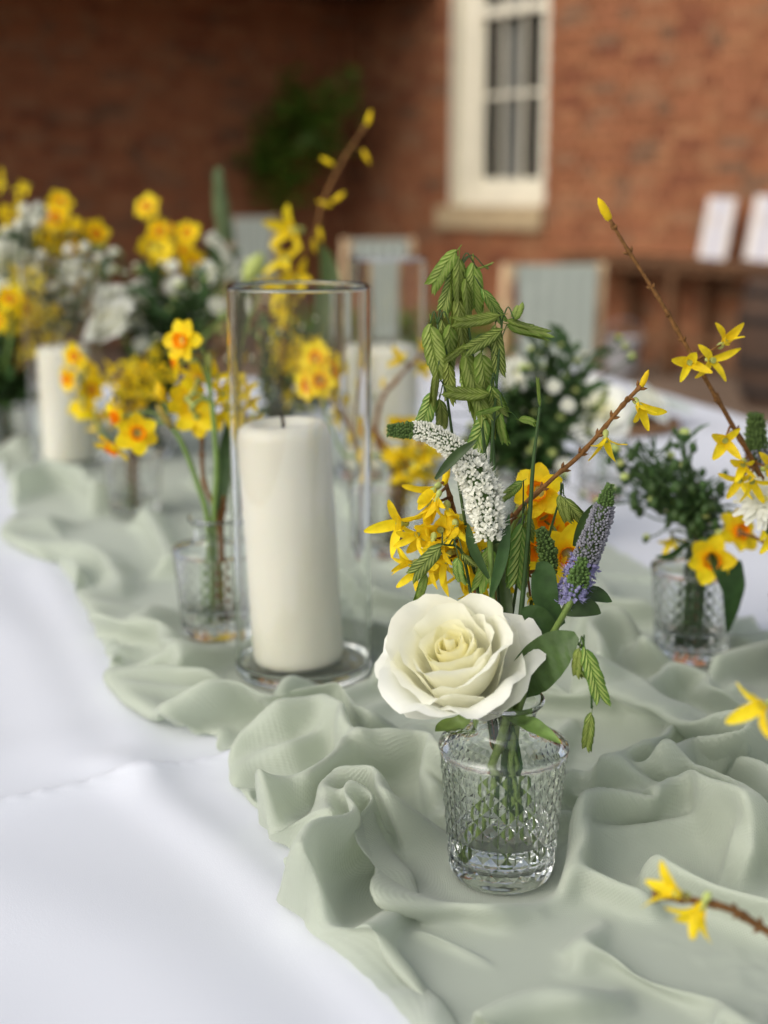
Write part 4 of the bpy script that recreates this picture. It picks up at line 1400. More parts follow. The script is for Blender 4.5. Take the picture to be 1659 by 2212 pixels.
def rose_head(root, loc, axis, s=1.0, seed=0, layers=ROSE_LAYERS, spin=0.0, nu=15, nv=16, xhint=(1, 0, 0.01), deep=1.0):
    rn_ = random.Random(seed)
    M = Matrix.Translation(-Vector(root.location)) @ frame_m(loc, axis, xhint, s, spin) @ Matrix.Scale(deep, 4, (0, 0, 1))
    v, f = lathe([(0.0012, -0.012), (0.0045, -0.008), (0.0052, -0.003), (0.0040, 0.001), (0.0002, 0.002)], 14)
    c = obj("bloom", mesh("bloom", v, f, M_STEM), root, M)
    k = 0
    for n, S, w, ang, flat, ruf, mi, ph, ec in layers:
        for i in range(n):
            phi = ph + 2 * math.pi * i / n + rn_.uniform(-0.22, 0.22)
            sp_ = 0.08 if mi < 2 else 0.12
            g_ = rn_.uniform(1 - sp_, 1 + sp_)
            a = [R_(q * g_ * rn_.uniform(0.94, 1.06) + rn_.uniform(-3, 3)) for q in ang]
            v, f = rose_petal(S * rn_.uniform(0.95, 1.04), w * rn_.uniform(0.94, 1.08), a, phi, rn_.randint(0, 9999), nu, nv, 0.06, ruf, flat, 0.0012, ec, 0.13 if mi < 2 else 0.06)
            obj("petal", mesh("petal", v, f, ROSE_M[mi]), c)
            k += 1
    return c

# ------------------------------------------------------------------ the flowers, vase by vase
def inside(key, dx=0.0, dy=0.0, z=0.012):
    return VASES[key] + Vector((dx, dy, z))
def upper(dx, dy):
    return VASES['hero'] + Vector((dx * 0.35, dy * 0.35, 0.058))
def neck(key, dx=0.0, dy=0.0, z=0.086):
    return VASES[key] + Vector((dx, dy, z))
def PL(Y, *pts):
    out = []
    for q in pts:
        out.append(P(q[0], q[1], q[2] if len(q) > 2 else Y))
    return out
CF = Vector((0, -1, 0.25))
def face(x=0.0, z=0.25, y=-1.0): return Vector((x, y, z))

# ---- white rose in the front vase
H = 'hero'
rose_axis = Vector((-0.27, -0.52, 0.80)).normalized()
rose_loc = P(986, 1432, 0.612) - rose_axis * 0.020
rroot = thing("white_rose", inside(H, -0.016, 0.004), "large open cream-white rose leaning over the front vase", "rose")
back = rose_loc - rose_axis * 0.010
v, f = tube(catmull([inside(H, -0.017, -0.006), neck(H, -0.006, -0.006, 0.056), neck(H, 0.002, 0.0, 0.092), back + Vector((0.010, 0.012, -0.004)), back], 7), [0.0024, 0.0022, 0.0022, 0.0026], 10)
world_part("stem", v, f, M_STEM, rroot)
rose_head(rroot, rose_loc, rose_axis, 0.91, 21, spin=0.5, deep=1.45)
for path, w in (([P(1085, 1530, 0.615), P(1125, 1556, 0.605), P(1168, 1580, 0.598), P(1212, 1606, 0.592)], 0.009), ([back, P(1000, 1560, 0.63), P(960, 1572, 0.63), P(940, 1580, 0.625)], 0.009)):
    v, f = blade(path, w, None, 0.35, Vector((0, -0.6, 1)))
    world_part("sepal", v, f, M_STEM, rroot)
v, f = blade([P(1122, 1500, 0.622), P(1150, 1455, 0.612), P(1200, 1405, 0.606), P(1246, 1372, 0.604)], 0.022, lambda t: max(0.03, math.sin(math.pi * min(0.985, 0.04 + 0.93 * t ** 0.9)) ** 0.7), 0.12, Vector((0.0, -0.9, 0.55)), 9, 8)
world_part("leaf", v, f, M_LEAF, rroot)
v, f = tube(catmull([neck(H, 0.004, 0.002, 0.088), P(1118, 1520, 0.628), P(1123, 1498, 0.622)], 4), [0.0012, 0.0010], 6)
world_part("leaf_stalk", v, f, M_STEM, rroot)

# ---- veronicas
veronica("white veronica spike bending left above the rose", [inside(H, 0.014, -0.006), inside(H, 0.009, -0.004, 0.045), neck(H, -0.002, 0.004), P(1070, 1420, 0.645), P(1062, 1250, 0.645)],
         PL(0.64, (1058, 1160), (1046, 1080), (1022, 1020), (975, 965), (915, 932), (838, 930)),
         [0.0056, 0.0080, 0.0078, 0.0066, 0.0054, 0.0046, 0.0026],
         [(0.50, M_WHITE, 0.00122, 1.0), (0.86, M_WHITE, 0.00062, 0.92), (1.0, M_SPIKEG, 0.00060, 0.95)], 3,
         [(PL(0.64, (1060, 1290), (1085, 1200), (1100, 1110)), 0.006), (PL(0.64, (1056, 1250), (1020, 1180), (1010, 1130)), 0.005), (PL(0.63, (940, 1035), (985, 985), (1030, 950)), 0.005)])
veronica("lilac veronica spike with grey-green buds and pointed green tip, right of rose", [inside(H, 0.001, -0.010), inside(H, 0.003, -0.006, 0.045), neck(H, 0.006, 0.003), P(1150, 1440, 0.638), P(1195, 1355, 0.635)],
         PL(0.632, (1228, 1302), (1262, 1215), (1296, 1125), (1318, 1045)),
         [0.0060, 0.0064, 0.0062, 0.0054, 0.0014],
         [(0.38, M_LILAC, 0.00115, 1.06), (0.84, M_SPIKEB, 0.00066, 1.0), (1.0, M_SPIKEG, 0.00062, 1.0)], 7,
         [(PL(0.63, (1215, 1350), (1180, 1300), (1172, 1235), (1160, 1215)), 0.013), (PL(0.625, (1205, 1375), (1160, 1335), (1125, 1315)), 0.012),
          (PL(0.63, (1235, 1300), (1280, 1282), (1322, 1300)), 0.008), (PL(0.625, (1220, 1325), (1265, 1312), (1298, 1325)), 0.009), (PL(0.64, (1240, 1180), (1262, 1130), (1280, 1090)), 0.006)])
veronica("short green veronica bud spike in front of the lilac one", [upper(0.014, 0.0), neck(H, 0.007, 0.0), P(1160, 1430, 0.625), P(1222, 1320, 0.618)],
         PL(0.616, (1238, 1290), (1250, 1250), (1258, 1205)), [0.0042, 0.0048, 0.0015], [(0.35, M_LILAC, 0.0012, 1.0), (1.0, M_SPIKEG, 0.0008, 1.0)], 9)
veronica("thin green veronica bud spike beside the orange daffodil cup", [upper(0.008, 0.012), neck(H, 0.004, 0.006), P(1150, 1400, 0.65), P(1190, 1300, 0.65)],
         PL(0.65, (1188, 1240), (1184, 1200), (1166, 1142)), [0.0030, 0.0046, 0.0020], [(1.0, M_SPIKEG, 0.0008, 1.0)], 11)

# ---- oat grass: upper cluster and lower drooping spikelets
def spk(Y, *ls):
    return [(P(a, b, Y), P(c, d, Y + dy), w) for a, b, c, d, w, dy in ls]
oat_stem("tall oat grass with flat drooping spikelets above the white veronica", [upper(-0.004, 0.012), neck(H, -0.004, 0.006), P(1080, 1350, 0.655), P(1050, 1000, 0.665), P(1020, 760, 0.665), P(985, 545, 0.66)],
    spk(0.66, (988, 540, 922, 622, 1.25, -0.004), (992, 552, 985, 690, 1.1, 0.0), (985, 580, 952, 690, 0.9, 0.006), (1022, 566, 1024, 690, 1.05, 0.004), (1040, 622, 1108, 722, 0.75, 0.0), (990, 640, 1000, 780, 1.0, 0.003), (1005, 600, 1012, 735, 0.9, 0.007), (1045, 575, 1062, 580, 0.6, 0.004), (1030, 580, 1060, 575, 0.5, 0.004)), 1)
oat_stem("oat grass with spikelets pointing left in the middle of the cluster", [upper(-0.006, 0.010), neck(H, -0.005, 0.005), P(1070, 1380, 0.65), P(1060, 1050, 0.655), P(1075, 800, 0.65), P(1085, 690, 0.65)],
    spk(0.648, (1082, 682, 950, 716, 0.8, -0.004), (1088, 712, 988, 768, 0.85, -0.006), (1010, 745, 945, 792, 0.7, -0.006), (1070, 700, 1080, 830, 1.0, 0.006), (1058, 852, 955, 858, 0.85, -0.004), (1085, 880, 1010, 900, 0.6, -0.004), (1040, 760, 1050, 890, 1.2, 0.01), (1005, 760, 1030, 880, 1.0, 0.012), (1060, 830, 1085, 940, 0.9, 0.01), (1095, 690, 1160, 715, 0.7, 0.01), (1110, 690, 1130, 650, 0.8, 0.02)), 2)
oat_stem("oat grass hanging low over the candle side above the veronica tip", [upper(-0.008, 0.012), neck(H, -0.006, 0.006), P(1050, 1380, 0.655), P(1000, 1100, 0.665), P(965, 850, 0.66), P(945, 700, 0.655)],
    spk(0.655, (930, 698, 942, 850, 1.2, 0.0), (955, 690, 962, 800, 0.9, 0.004), (945, 800, 930, 880, 0.8, 0.0), (938, 846, 905, 938, 1.2, -0.004), (968, 780, 972, 880, 0.9, 0.004), (950, 860, 965, 960, 0.9, 0.006), (972, 700, 965, 830, 1.0, 0.008)), 3)
oat_stem("oat grass in the shade of the cluster, pale leaves to the right", [upper(0.000, 0.014), neck(H, -0.001, 0.007), P(1080, 1360, 0.67), P(1070, 1050, 0.685), P(1060, 850, 0.69)],
    spk(0.69, (1060, 850, 1040, 960, 1.2, 0.0), (1050, 900, 1015, 1010, 1.2, 0.006), (1075, 880, 1085, 980, 0.9, 0.0), (1010, 790, 1000, 890, 1.3, 0.01), (1120, 905, 1175, 905, 0.9, -0.01), (1095, 700, 1172, 722, 0.8, 0.02)), 4)
oat_stem("oat grass with two spikelets hanging left of the rose", [upper(-0.010, 0.006), neck(H, -0.008, 0.002), P(1030, 1380, 0.64), P(1000, 1200, 0.65), P(955, 1175, 0.645)],
    spk(0.64, (955, 1178, 884, 1250, 1.0, -0.004), (922, 1238, 893, 1325, 1.0, -0.006), (990, 1205, 980, 1275, 1.35, 0.0), (1000, 1195, 1035, 1260, 1.1, 0.004)), 5)
oat_stem("oat grass with broad spikelets behind the rose, right of the stem", [upper(0.004, 0.012), neck(H, 0.002, 0.006), P(1100, 1380, 0.655), P(1125, 1200, 0.66), P(1130, 1095, 0.66)],
    spk(0.655, (1128, 1130, 1112, 1290, 1.15, -0.004), (1060, 1180, 1050, 1270, 1.1, 0.0), (1130, 1040, 1078, 1082, 1.0, 0.0), (1140, 1110, 1150, 1190, 0.9, 0.006), (1040, 1190, 1030, 1260, 0.9, 0.004)), 6)
oat_stem("oat grass arching right with dark spikelets beside the purple veronica", [upper(0.006, 0.010), neck(H, 0.004, 0.006), P(1130, 1380, 0.66), P(1180, 1180, 0.665), P(1212, 1068, 0.66)],
    spk(0.655, (1210, 1068, 1222, 1140, 1.3, 0.0), (1218, 1072, 1266, 1160, 1.2, -0.004)), 7)
oat_stem("oat grass drooping right of the rose leaf down to the cloth", [upper(0.012, 0.002), neck(H, 0.008, 0.002), P(1165, 1450, 0.62), P(1215, 1385, 0.61), P(1255, 1395, 0.605), P(1276, 1450, 0.60), P(1278, 1530, 0.60)],
    spk(0.60, (1252, 1400, 1232, 1482, 1.05, 0.0), (1262, 1395, 1308, 1535, 0.9, -0.004), (1278, 1538, 1258, 1640, 0.95, -0.004), (1250, 1440, 1262, 1500, 1.0, 0.006)), 8)
oat_stem("bare dark grass stalk rising straight behind the rose", [upper(0.004, 0.006), neck(H, 0.003, 0.004), P(1125, 1330, 0.645), P(1143, 1130, 0.648), P(1152, 1000, 0.65), P(1166, 880, 0.652)], spk(0.652, (1166, 880, 1160, 800, 0.35, 0.0)), 9, r=0.0013)

# ---- forsythia and daffodils in the front vase
forsythia("forsythia branch crowded with yellow flowers left of the white veronica", [upper(-0.010, 0.012), neck(H, -0.007, 0.006), P(1040, 1330, 0.66), P(1005, 1200, 0.675), P(982, 1110, 0.68), P(962, 1040, 0.68)],
    [(P(940, 1055, 0.675), face(-0.8, -0.5), 0.95), (P(925, 1098, 0.67), face(-0.4, -0.9, -0.6), 1.0), (P(968, 1100, 0.67), face(0.2, -0.9, -0.8), 1.0), (P(868, 1130, 0.67), face(-0.5, 0.2), 1.15),
     (P(955, 1140, 0.668), face(-0.3, -0.2), 1.1), (P(998, 1128, 0.67), face(0.3, -0.6), 1.1), (P(922, 1158, 0.675), face(-0.6, -0.1), 1.0), (P(978, 1188, 0.67), face(-0.1, -0.2), 1.1), (P(1012, 1180, 0.675), face(0.4, 0.1), 1.0),
     (P(905, 1232, 0.675), face(-0.9, -0.3), 0.9), (P(955, 1222, 0.68), face(-0.2, -0.4), 1.0), (P(1000, 1245, 0.68), face(0.1, -0.3), 1.0), (P(1035, 1255, 0.68), face(0.2, -0.6), 0.9), (P(985, 1165, 0.69), face(-0.6, 0.5), 1.0), (P(940, 1185, 0.69), face(-0.2, 0.4), 1.0),
     (P(905, 1150, 0.66), face(-0.7, -0.5), 0.85), (P(935, 1168, 0.658), face(-0.2, -0.9, -0.6), 0.9), (P(965, 1205, 0.66), face(-0.5, -0.8, -0.6), 0.9), (P(1005, 1215, 0.662), face(0.2, -0.8, -0.7), 0.9), (P(930, 1215, 0.665), face(-0.6, -0.6), 0.85),
     (P(985, 1140, 0.658), face(0.1, -1.0, -0.6), 0.9), (P(960, 1170, 0.66), face(-0.9, -0.4, -0.4), 0.85), (P(1015, 1145, 0.664), face(0.5, -0.5), 0.85), (P(945, 1075, 0.668), face(-0.4, -1.0, -0.3), 0.8), (P(890, 1215, 0.67), face(-1.0, -0.1, -0.4), 0.8)],
    0.0018, 0.0012, [(P(962, 1036, 0.68), (0.2, 0, 1))], 2, 1.15)
forsythia("slender forsythia twig reaching right over the lilac veronica, two hanging flowers", [upper(0.0, 0.014), neck(H, 0.002, 0.008), P(1075, 1300, 0.665), P(1095, 1140, 0.675), P(1185, 1042, 0.68), P(1245, 990, 0.68), P(1300, 930, 0.68), P(1345, 875, 0.68), P(1388, 830, 0.68)],
    [(P(1378, 872, 0.678), face(0.5, -0.7), 1.0), (P(1308, 945, 0.677), face(-0.1, -1.0, -0.5), 0.95)], 0.0013, 0.0011, [(P(1388, 828, 0.68), (0.4, 0, 1))], 3)
forsythia("short reddish forsythia twig lying behind the rose with small yellow flowers", [upper(0.003, 0.012), neck(H, 0.002, 0.008), P(1040, 1340, 0.67), P(1035, 1258, 0.675), P(1100, 1245, 0.675), P(1178, 1230, 0.672)],
    [(P(1184, 1232, 0.67), face(0.6, -0.1), 0.8), (P(1146, 1292, 0.668), face(0.3, -0.6), 0.9), (P(1100, 1255, 0.68), face(-0.2, -0.4), 0.8), (P(1065, 1250, 0.682), face(0.0, -0.3), 0.9)], 0.0012, 0.0010, [], 4)
daffodil("daffodil pair with orange cups right of the white veronica", inside(H, 0.002, 0.012), P(1128, 1085, 0.695),
    [(P(1165, 1062, 0.69), face(-0.35, 0.25), 1.0), (P(1172, 1112, 0.695), face(0.3, -0.5), 0.95)], 0.0019, 0, 1, True, None, (), [neck(H, 0.001, 0.006), P(1085, 1300, 0.67), P(1100, 1150, 0.685)])
daffodil("daffodil pair with bright orange cup touching the lilac veronica", upper(0.004, 0.012), P(1160, 1120, 0.70),
    [(P(1226, 1196, 0.672), face(0.05, -0.05), 1.05), (P(1165, 1182, 0.685), face(-0.7, -0.4), 1.0), (P(1208, 1150, 0.70), face(0.6, 0.5), 0.9)], 0.0019, 0, 2, False, None, (), [neck(H, 0.003, 0.008), P(1100, 1300, 0.68), P(1105, 1150, 0.70), P(1130, 1108, 0.70)])
v, f = blade([neck(H, 0.0, 0.004, 0.06), neck(H, 0.0, 0.002, 0.09), P(1095, 1330, 0.65), P(1078, 1200, 0.66), P(1060, 1130, 0.665)], 0.006, None, 0.4)
o = thing("narrow_leaf", inside(H, 0, 0.004, 0.05), "narrow blade leaf standing behind the rose beside the veronica stem", "leaf")
world_part("leaf_blade", v, f, M_LEAF, o)
v, f = blade([inside(H, 0.004, -0.002, 0.030), inside(H, 0.005, -0.004, 0.042), inside(H, 0.004, -0.002, 0.055), neck(H, 0.004, -0.002, 0.080)], 0.013, None, 0.3, Vector((0, -1, 0.1)))
o = thing("submerged_leaf", inside(H, 0.001, 0, 0.012), "broad dark leaf pressed inside the front vase", "leaf")
world_part("leaf_blade", v, f, M_LEAFD, o)

# ---- right edge vase: long forsythia branch and white bloom
E = 'edge'
forsythia("long forsythia branch rising to a single yellow bud at upper right", [inside(E, 0.006, 0.0), neck(E, 0.0, -0.006), P(1720, 1180, 0.80), P(1640, 1022, 0.77), P(1580, 915, 0.76), P(1520, 812, 0.75), P(1468, 722, 0.75), P(1420, 640, 0.75), P(1350, 530, 0.75), P(1312, 466, 0.75)],
    [(P(1490, 783, 0.742), face(-0.25, 0.1), 1.1), (P(1536, 778, 0.745), face(0.35, 0.05), 1.1), (P(1562, 742, 0.75), face(0.5, 0.8), 1.1), (P(1566, 950, 0.75), face(-0.2, 0.0), 1.15), (P(1606, 1000, 0.76), face(-0.3, -0.3), 1.1), (P(1622, 1035, 0.755), face(0.1, -0.5), 1.1),
     (P(1655, 1010, 0.76), face(0.4, 0.5), 1.0), (P(1600, 1035, 0.765), face(-0.6, -0.4), 1.0), (P(1668, 1150, 0.77), face(0.0, -0.4), 1.0)], 0.0018, 0.0009, [], 5)
o = [q for q in C.objects if q.get("label", "").startswith("long forsythia")][0]
obj("bud", FORS_B, o, Matrix.Translation(P(1311, 464, 0.75) - Vector(o.location)) @ frame_m((0, 0, 0), (-0.5, -0.3, 0.8), (1, 0, 0), 1.5))
chrysanthemum("large white chrysanthemum cut by the right edge of the picture", inside(E, -0.004, 0.002), P(1655, 1120, 0.77), [(P(1650, 1082, 0.768), face(-0.1, 0.75), 1.15)], 3, None, 0, 2, 2, 0, 0.015, 1.0, None, 0.02, None, [neck(E, -0.004, 0.0), P(1680, 1220, 0.79)])
veronica("dark green veronica bud spike at the right edge behind forsythia", [inside(E, -0.006, 0.008), neck(E, -0.006, 0.006), P(1660, 1150, 0.80)], PL(0.80, (1640, 1040), (1634, 960), (1632, 892)), [0.006, 0.007, 0.004], [(0.5, M_SPIKEB, 0.0009, 1.0), (1.0, M_SPIKEG, 0.0009, 1.0)], 12)

# ---- nearest vase, out of the picture at lower right: two out-of-focus twigs
N = 'near'
forsythia("nearest blurred forsythia twig pointing left at the lower right", [inside(N, -0.004, 0.0), neck(N, -0.006, 0.0), P(1800, 2085, 0.46), P(1659, 2012, 0.455), P(1580, 1965, 0.45), P(1500, 1945, 0.45), P(1408, 1935, 0.452)],
    [(P(1520, 1950, 0.448), face(-0.5, -0.8, -0.3), 1.0), (P(1470, 1932, 0.45), face(-0.9, 0.4, -0.2), 1.0)], 0.0018, 0.0013, [], 6)
forsythia("blurred forsythia flower entering at the right edge above the cloth", [inside(N, -0.002, 0.006), neck(N, -0.006, 0.004), P(1820, 1640, 0.50), P(1740, 1540, 0.49), P(1668, 1528, 0.48)],
    [(P(1655, 1522, 0.478), face(-1.0, -0.1, -0.5), 1.05)], 0.0018, 0.0012, [], 7)

# ---- right vase: dark chrysanthemum buds, daffodils, leaf
Rk = 'right'
tips = [(1345, 955), (1395, 962), (1370, 1010), (1472, 950), (1325, 985), (1440, 1020), (1500, 1040), (1380, 1065), (1430, 985), (1560, 1060), (1410, 1100), (1460, 1060), (1530, 1100), (1350, 1030)]
wl = ["feathery dark green bud stem leaning far left from the right vase", "upright dark bud stem in the right vase ending in a single bud", "dark budded stem fanning left above the right vase", "short dark budded stem in the middle of the right vase", "dark budded stem with yellow-green tips on the right vase"]
for k, tp in enumerate(tips):
    top = P(tp[0], tp[1], 0.93 + 0.03 * (k % 3))
    chrysanthemum(wl[3] if k in (3,) else "dark green budded stem fanning out of the right vase", inside(Rk, 0.010 * math.sin(k), 0.008 * math.cos(k)), top, [], 30 + k, None if k == 3 else "dark budded stems in the right vase",
                  1, 9, 9, 0, 0.020, 1.0, BUD_TOP, 0.022, None, [neck(Rk, 0.006 * math.sin(k), 0.006 * math.cos(k)), neck(Rk, 0, 0, 0.10).lerp(top, 0.45)], 0.13)
daffodil("open daffodil with orange cup facing us at the rim of the right vase", inside(Rk, 0.002, -0.006), P(1560, 1175, 0.91), [(P(1536, 1206, 0.885), face(-0.1, 0.0), 1.12), (P(1592, 1148, 0.90), face(0.5, 0.3), 1.05)], 0.0018, 0, 5, False, None, (), [neck(Rk, 0.002, -0.004), P(1540, 1190, 0.91)])
forsythia("forsythia sprig deep among the dark stems of the right vase", [inside(Rk, 0, 0.004), neck(Rk, 0, 0.004), P(1500, 1120, 0.95), P(1505, 1040, 0.96)], [(P(1470, 1090, 0.95), face(-0.4, -0.5), 0.9), (P(1500, 1045, 0.955), face(0.1, -0.5), 0.9), (P(1518, 1075, 0.95), face(0.3, -0.7), 0.9), (P(1450, 1165, 0.94), face(-0.5, -0.5), 0.9), (P(1510, 1110, 0.95), face(0.2, -0.8), 0.9)], 0.0014, 0.001, [], 8)
o = thing("dark_leaf", neck(Rk, 0.004, -0.004), "long dark green leaf hanging down over the right vase", "leaf")
v, f = blade([neck(Rk, 0.006, -0.004, 0.09), P(1560, 1208, 0.885), P(1582, 1270, 0.88), P(1572, 1365, 0.885)], 0.022, lambda t: max(0.05, math.sin(math.pi * min(0.98, 0.18 + 0.8 * t)) ** 0.8), 0.15, Vector((0.3, -1, 0.1)), 7, 6)
world_part("leaf_blade", v, f, M_LEAFD, o)
o = thing("small_leaf", neck(Rk, -0.012, -0.002), "narrow dark leaf sticking out left at the right vase rim", "leaf")
v, f = blade([neck(Rk, -0.004, -0.002, 0.09), P(1450, 1200, 0.905), P(1415, 1202, 0.90)], 0.005, None, 0.2)
world_part("leaf_blade", v, f, M_LEAFD, o)
forsythia("arching green twig with yellow flower between the right-hand vases", [inside(E, -0.010, 0.0), neck(E, -0.008, 0.0), P(1690, 1200, 0.83), P(1640, 1165, 0.84), P(1595, 1150, 0.85)], [(P(1660, 1130, 0.83), face(0.0, 0.2), 1.0)], 0.0014, 0.001, [], 14)

# ---- mid-right chrysanthemum bunch
K = 'mums'
Ym = VASES[K].y
mt = [(1112, 812), (1240, 775), (1282, 765), (1170, 760), (1060, 860), (1215, 860), (1265, 850), (1030, 800), (1140, 900), (1190, 930), (1075, 950), (1230, 940), (1020, 900), (1100, 860), (1160, 850), (1200, 800), (1250, 900), (1060, 1000), (1130, 980), (1180, 1000)]
for k, tp in enumerate(mt):
    top = P(tp[0], tp[1], Ym - 0.02 + 0.02 * (k % 3))
    if k == 0:
        chrysanthemum("white chrysanthemum in bloom in the middle of the green bunch", inside(K), top, [(P(1115, 806, Ym - 0.03), face(0.0, 0.35), 1.0), (P(1165, 822, Ym - 0.01), face(0.5, 0.3), 0.7)], 50, None, 5, 4, 12, 0, 0.03, 1.0, None, 0.03, None, [neck(K)])
    else:
        chrysanthemum("leafy chrysanthemum stem with small pale buds in the middle bunch", inside(K, 0.012 * math.sin(k), 0.01 * math.cos(k)), top, [(top + Vector((0.01, -0.02, -0.03)), face(0.1, 0.5), 0.45)] if k % 3 == 0 else [], 50 + k, "chrysanthemum stems in the middle bunch", 7, 5, 16, 0, 0.034, 1.0, None, 0.040, None, [neck(K, 0.006 * math.sin(k), 0.006 * math.cos(k))])
small_rose = [(1, 0.026, 0.012, (30, 5, -8, -8), 0, 0.0003, 1, 0, 0), (3, 0.028, 0.015, (45, 15, -2, 4), 0.1, 0.0005, 1, 0.4, 0.002), (4, 0.034, 0.019, (60, 28, 6, 22), 0.2, 0.0008, 2, 0.1, 0.008), (5, 0.042, 0.024, (74, 42, 20, 66), 0.35, 0.0011, 3, 0.6, 0.018), (5, 0.047, 0.027, (88, 60, 44, 100), 0.45, 0.0013, 3, 0.1, 0.022)]
def simple_rose(label, key, px, py, Y, axis, s, seed):
    root = thing("white_rose", inside(key), label, "rose")
    loc = P(px, py, Y)
    ax = Vector(axis).normalized()
    v, f = tube(catmull([inside(key), neck(key), loc - ax * 0.04 + Vector((0, 0, -0.01)), loc - ax * 0.01], 6), [0.0022, 0.0022, 0.0025], 8)
    world_part("stem", v, f, M_STEM, root)
    rose_head(root, loc, ax, s, seed, small_rose, seed, 11, 11)
    return root
bud_vase('roseR', 1300, 1075, "glass bud vase behind the chrysanthemums, holding two white roses", spin=0.5)
Yr = VASES['roseR'].y
simple_rose("white rose just right of the chrysanthemum bunch", 'roseR', 1286, 905, Yr, (0.1, -0.7, 0.6), 1.0, 4)
simple_rose("pale blurred rose behind the hanging forsythia flower", 'roseR', 1385, 885, Yr + 0.05, (0.5, -0.2, 0.6), 0.75, 5)

# ---- vase beside the candle: daffodils and forsythia
Lk = 'left'
Yl = VASES[Lk].y
daffodil("drooping daffodil cluster with papery sheath left of the big candle", inside(Lk, -0.006, 0), P(365, 915, Yl), [(P(296, 935, Yl - 0.02), face(0.3, 0.1), 1.05), (P(258, 900, Yl), face(-0.9, -0.1, -0.3), 1.0), (P(248, 962, Yl - 0.01), face(-0.5, -0.8, -0.5), 1.0)], 0.0021, 0, 11, True, None, [(P(352, 868, Yl), 0.95)], [neck(Lk, -0.004, 0), P(425, 1040, Yl), P(392, 955, Yl)])
daffodil("upright daffodil cluster seen partly from behind beside the candle", inside(Lk, 0.0, 0.004), P(458, 868, Yl), [(P(398, 735, Yl - 0.01), face(-0.75, 0.1), 1.05), (P(388, 785, Yl), face(-1, -0.2, -0.2), 0.9), (P(405, 862, Yl + 0.01), face(-0.4, 0.2, 0.9), 1.05), (P(425, 900, Yl + 0.01), face(0.1, -0.5, 0.7), 1.1), (P(430, 820, Yl + 0.015), face(0.3, 0.7, 0.5), 1.0)], 0.0023, 0, 12, False, None, [(P(452, 790, Yl), 0.6)], [neck(Lk, 0.0, 0.002), P(468, 1010, Yl)])
forsythia("forsythia branch standing between daffodils and the candle", [inside(Lk, 0.004, 0.004), neck(Lk, 0.004, 0.002), P(440, 1040, Yl + 0.02), P(436, 930, Yl + 0.02), P(432, 820, Yl + 0.02)], [(P(480, 850, Yl + 0.02), face(0.3, 0.1), 1.2), (P(490, 880, Yl + 0.02), face(0.2, -0.6), 1.2), (P(470, 815, Yl + 0.03), face(0.0, 0.2), 1.1)], 0.0020, 0.0013, [], 13)
forsythia("forsythia twig with spread flowers showing through the candle glass", [inside(Lk, 0.008, 0.004), neck(Lk, 0.006, 0.004), P(500, 980, Yl + 0.05), P(505, 900, Yl + 0.06), P(480, 830, Yl + 0.06)], [(P(520, 868, Yl + 0.05), face(0.4, 0.1), 1.3), (P(530, 900, Yl + 0.05), face(0.5, -0.4), 1.2), (P(478, 900, Yl + 0.05), face(-0.1, -0.4), 1.2), (P(505, 845, Yl + 0.06), face(0.3, 0.3), 1.2)], 0.0018, 0.0012, [], 15)
o = thing("dark_leaf", inside(Lk, 0.004, 0.006), "dark leaf below the daffodils beside the candle", "leaf")
v, f = blade([neck(Lk, 0.004, 0.006, 0.085), P(490, 990, Yl + 0.03), P(500, 930, Yl + 0.03), P(490, 890, Yl + 0.03)], 0.014, None, 0.2)
world_part("leaf_blade", v, f, M_LEAFD, o)

# ---- back-left vase
B = 'backleft'
Yb = VASES[B].y
daffodil("blurred daffodil cluster in front of the left candle", inside(B, -0.004, 0), P(185, 860, Yb), [(P(165, 770, Yb - 0.02), face(-0.4, 0.1), 0.94), (P(150, 818, Yb - 0.02), face(-0.7, -0.1), 0.94), (P(190, 800, Yb), face(0.4, 0.3, 0.8), 0.98), (P(178, 880, Yb - 0.02), face(-0.2, -0.6, 0.6), 0.98), (P(195, 840, Yb), face(0.5, 0.0), 0.94)], 0.0022, 0, 21, False, None, (), [neck(B, -0.004), P(240, 960, Yb)])
forsythia("blurred forsythia branch between the left daffodil clusters", [inside(B, 0, 0.004), neck(B, 0, 0.004), P(290, 960, Yb + 0.02), P(280, 860, Yb + 0.04), P(270, 790, Yb + 0.05)],
    [(P(x, y, Yb + 0.04), face(random.Random(x).uniform(-0.6, 0.6), random.Random(y).uniform(-0.4, 0.4)), 1.1) for x, y in ((250, 800), (275, 815), (310, 800), (330, 812), (265, 845), (300, 850), (240, 870), (285, 785), (320, 780), (255, 900), (225, 900), (205, 900), (215, 925), (330, 850), (345, 790), (360, 815), (235, 820), (310, 880), (285, 900), (350, 860))], 0.0018, 0.0012, [], 22)
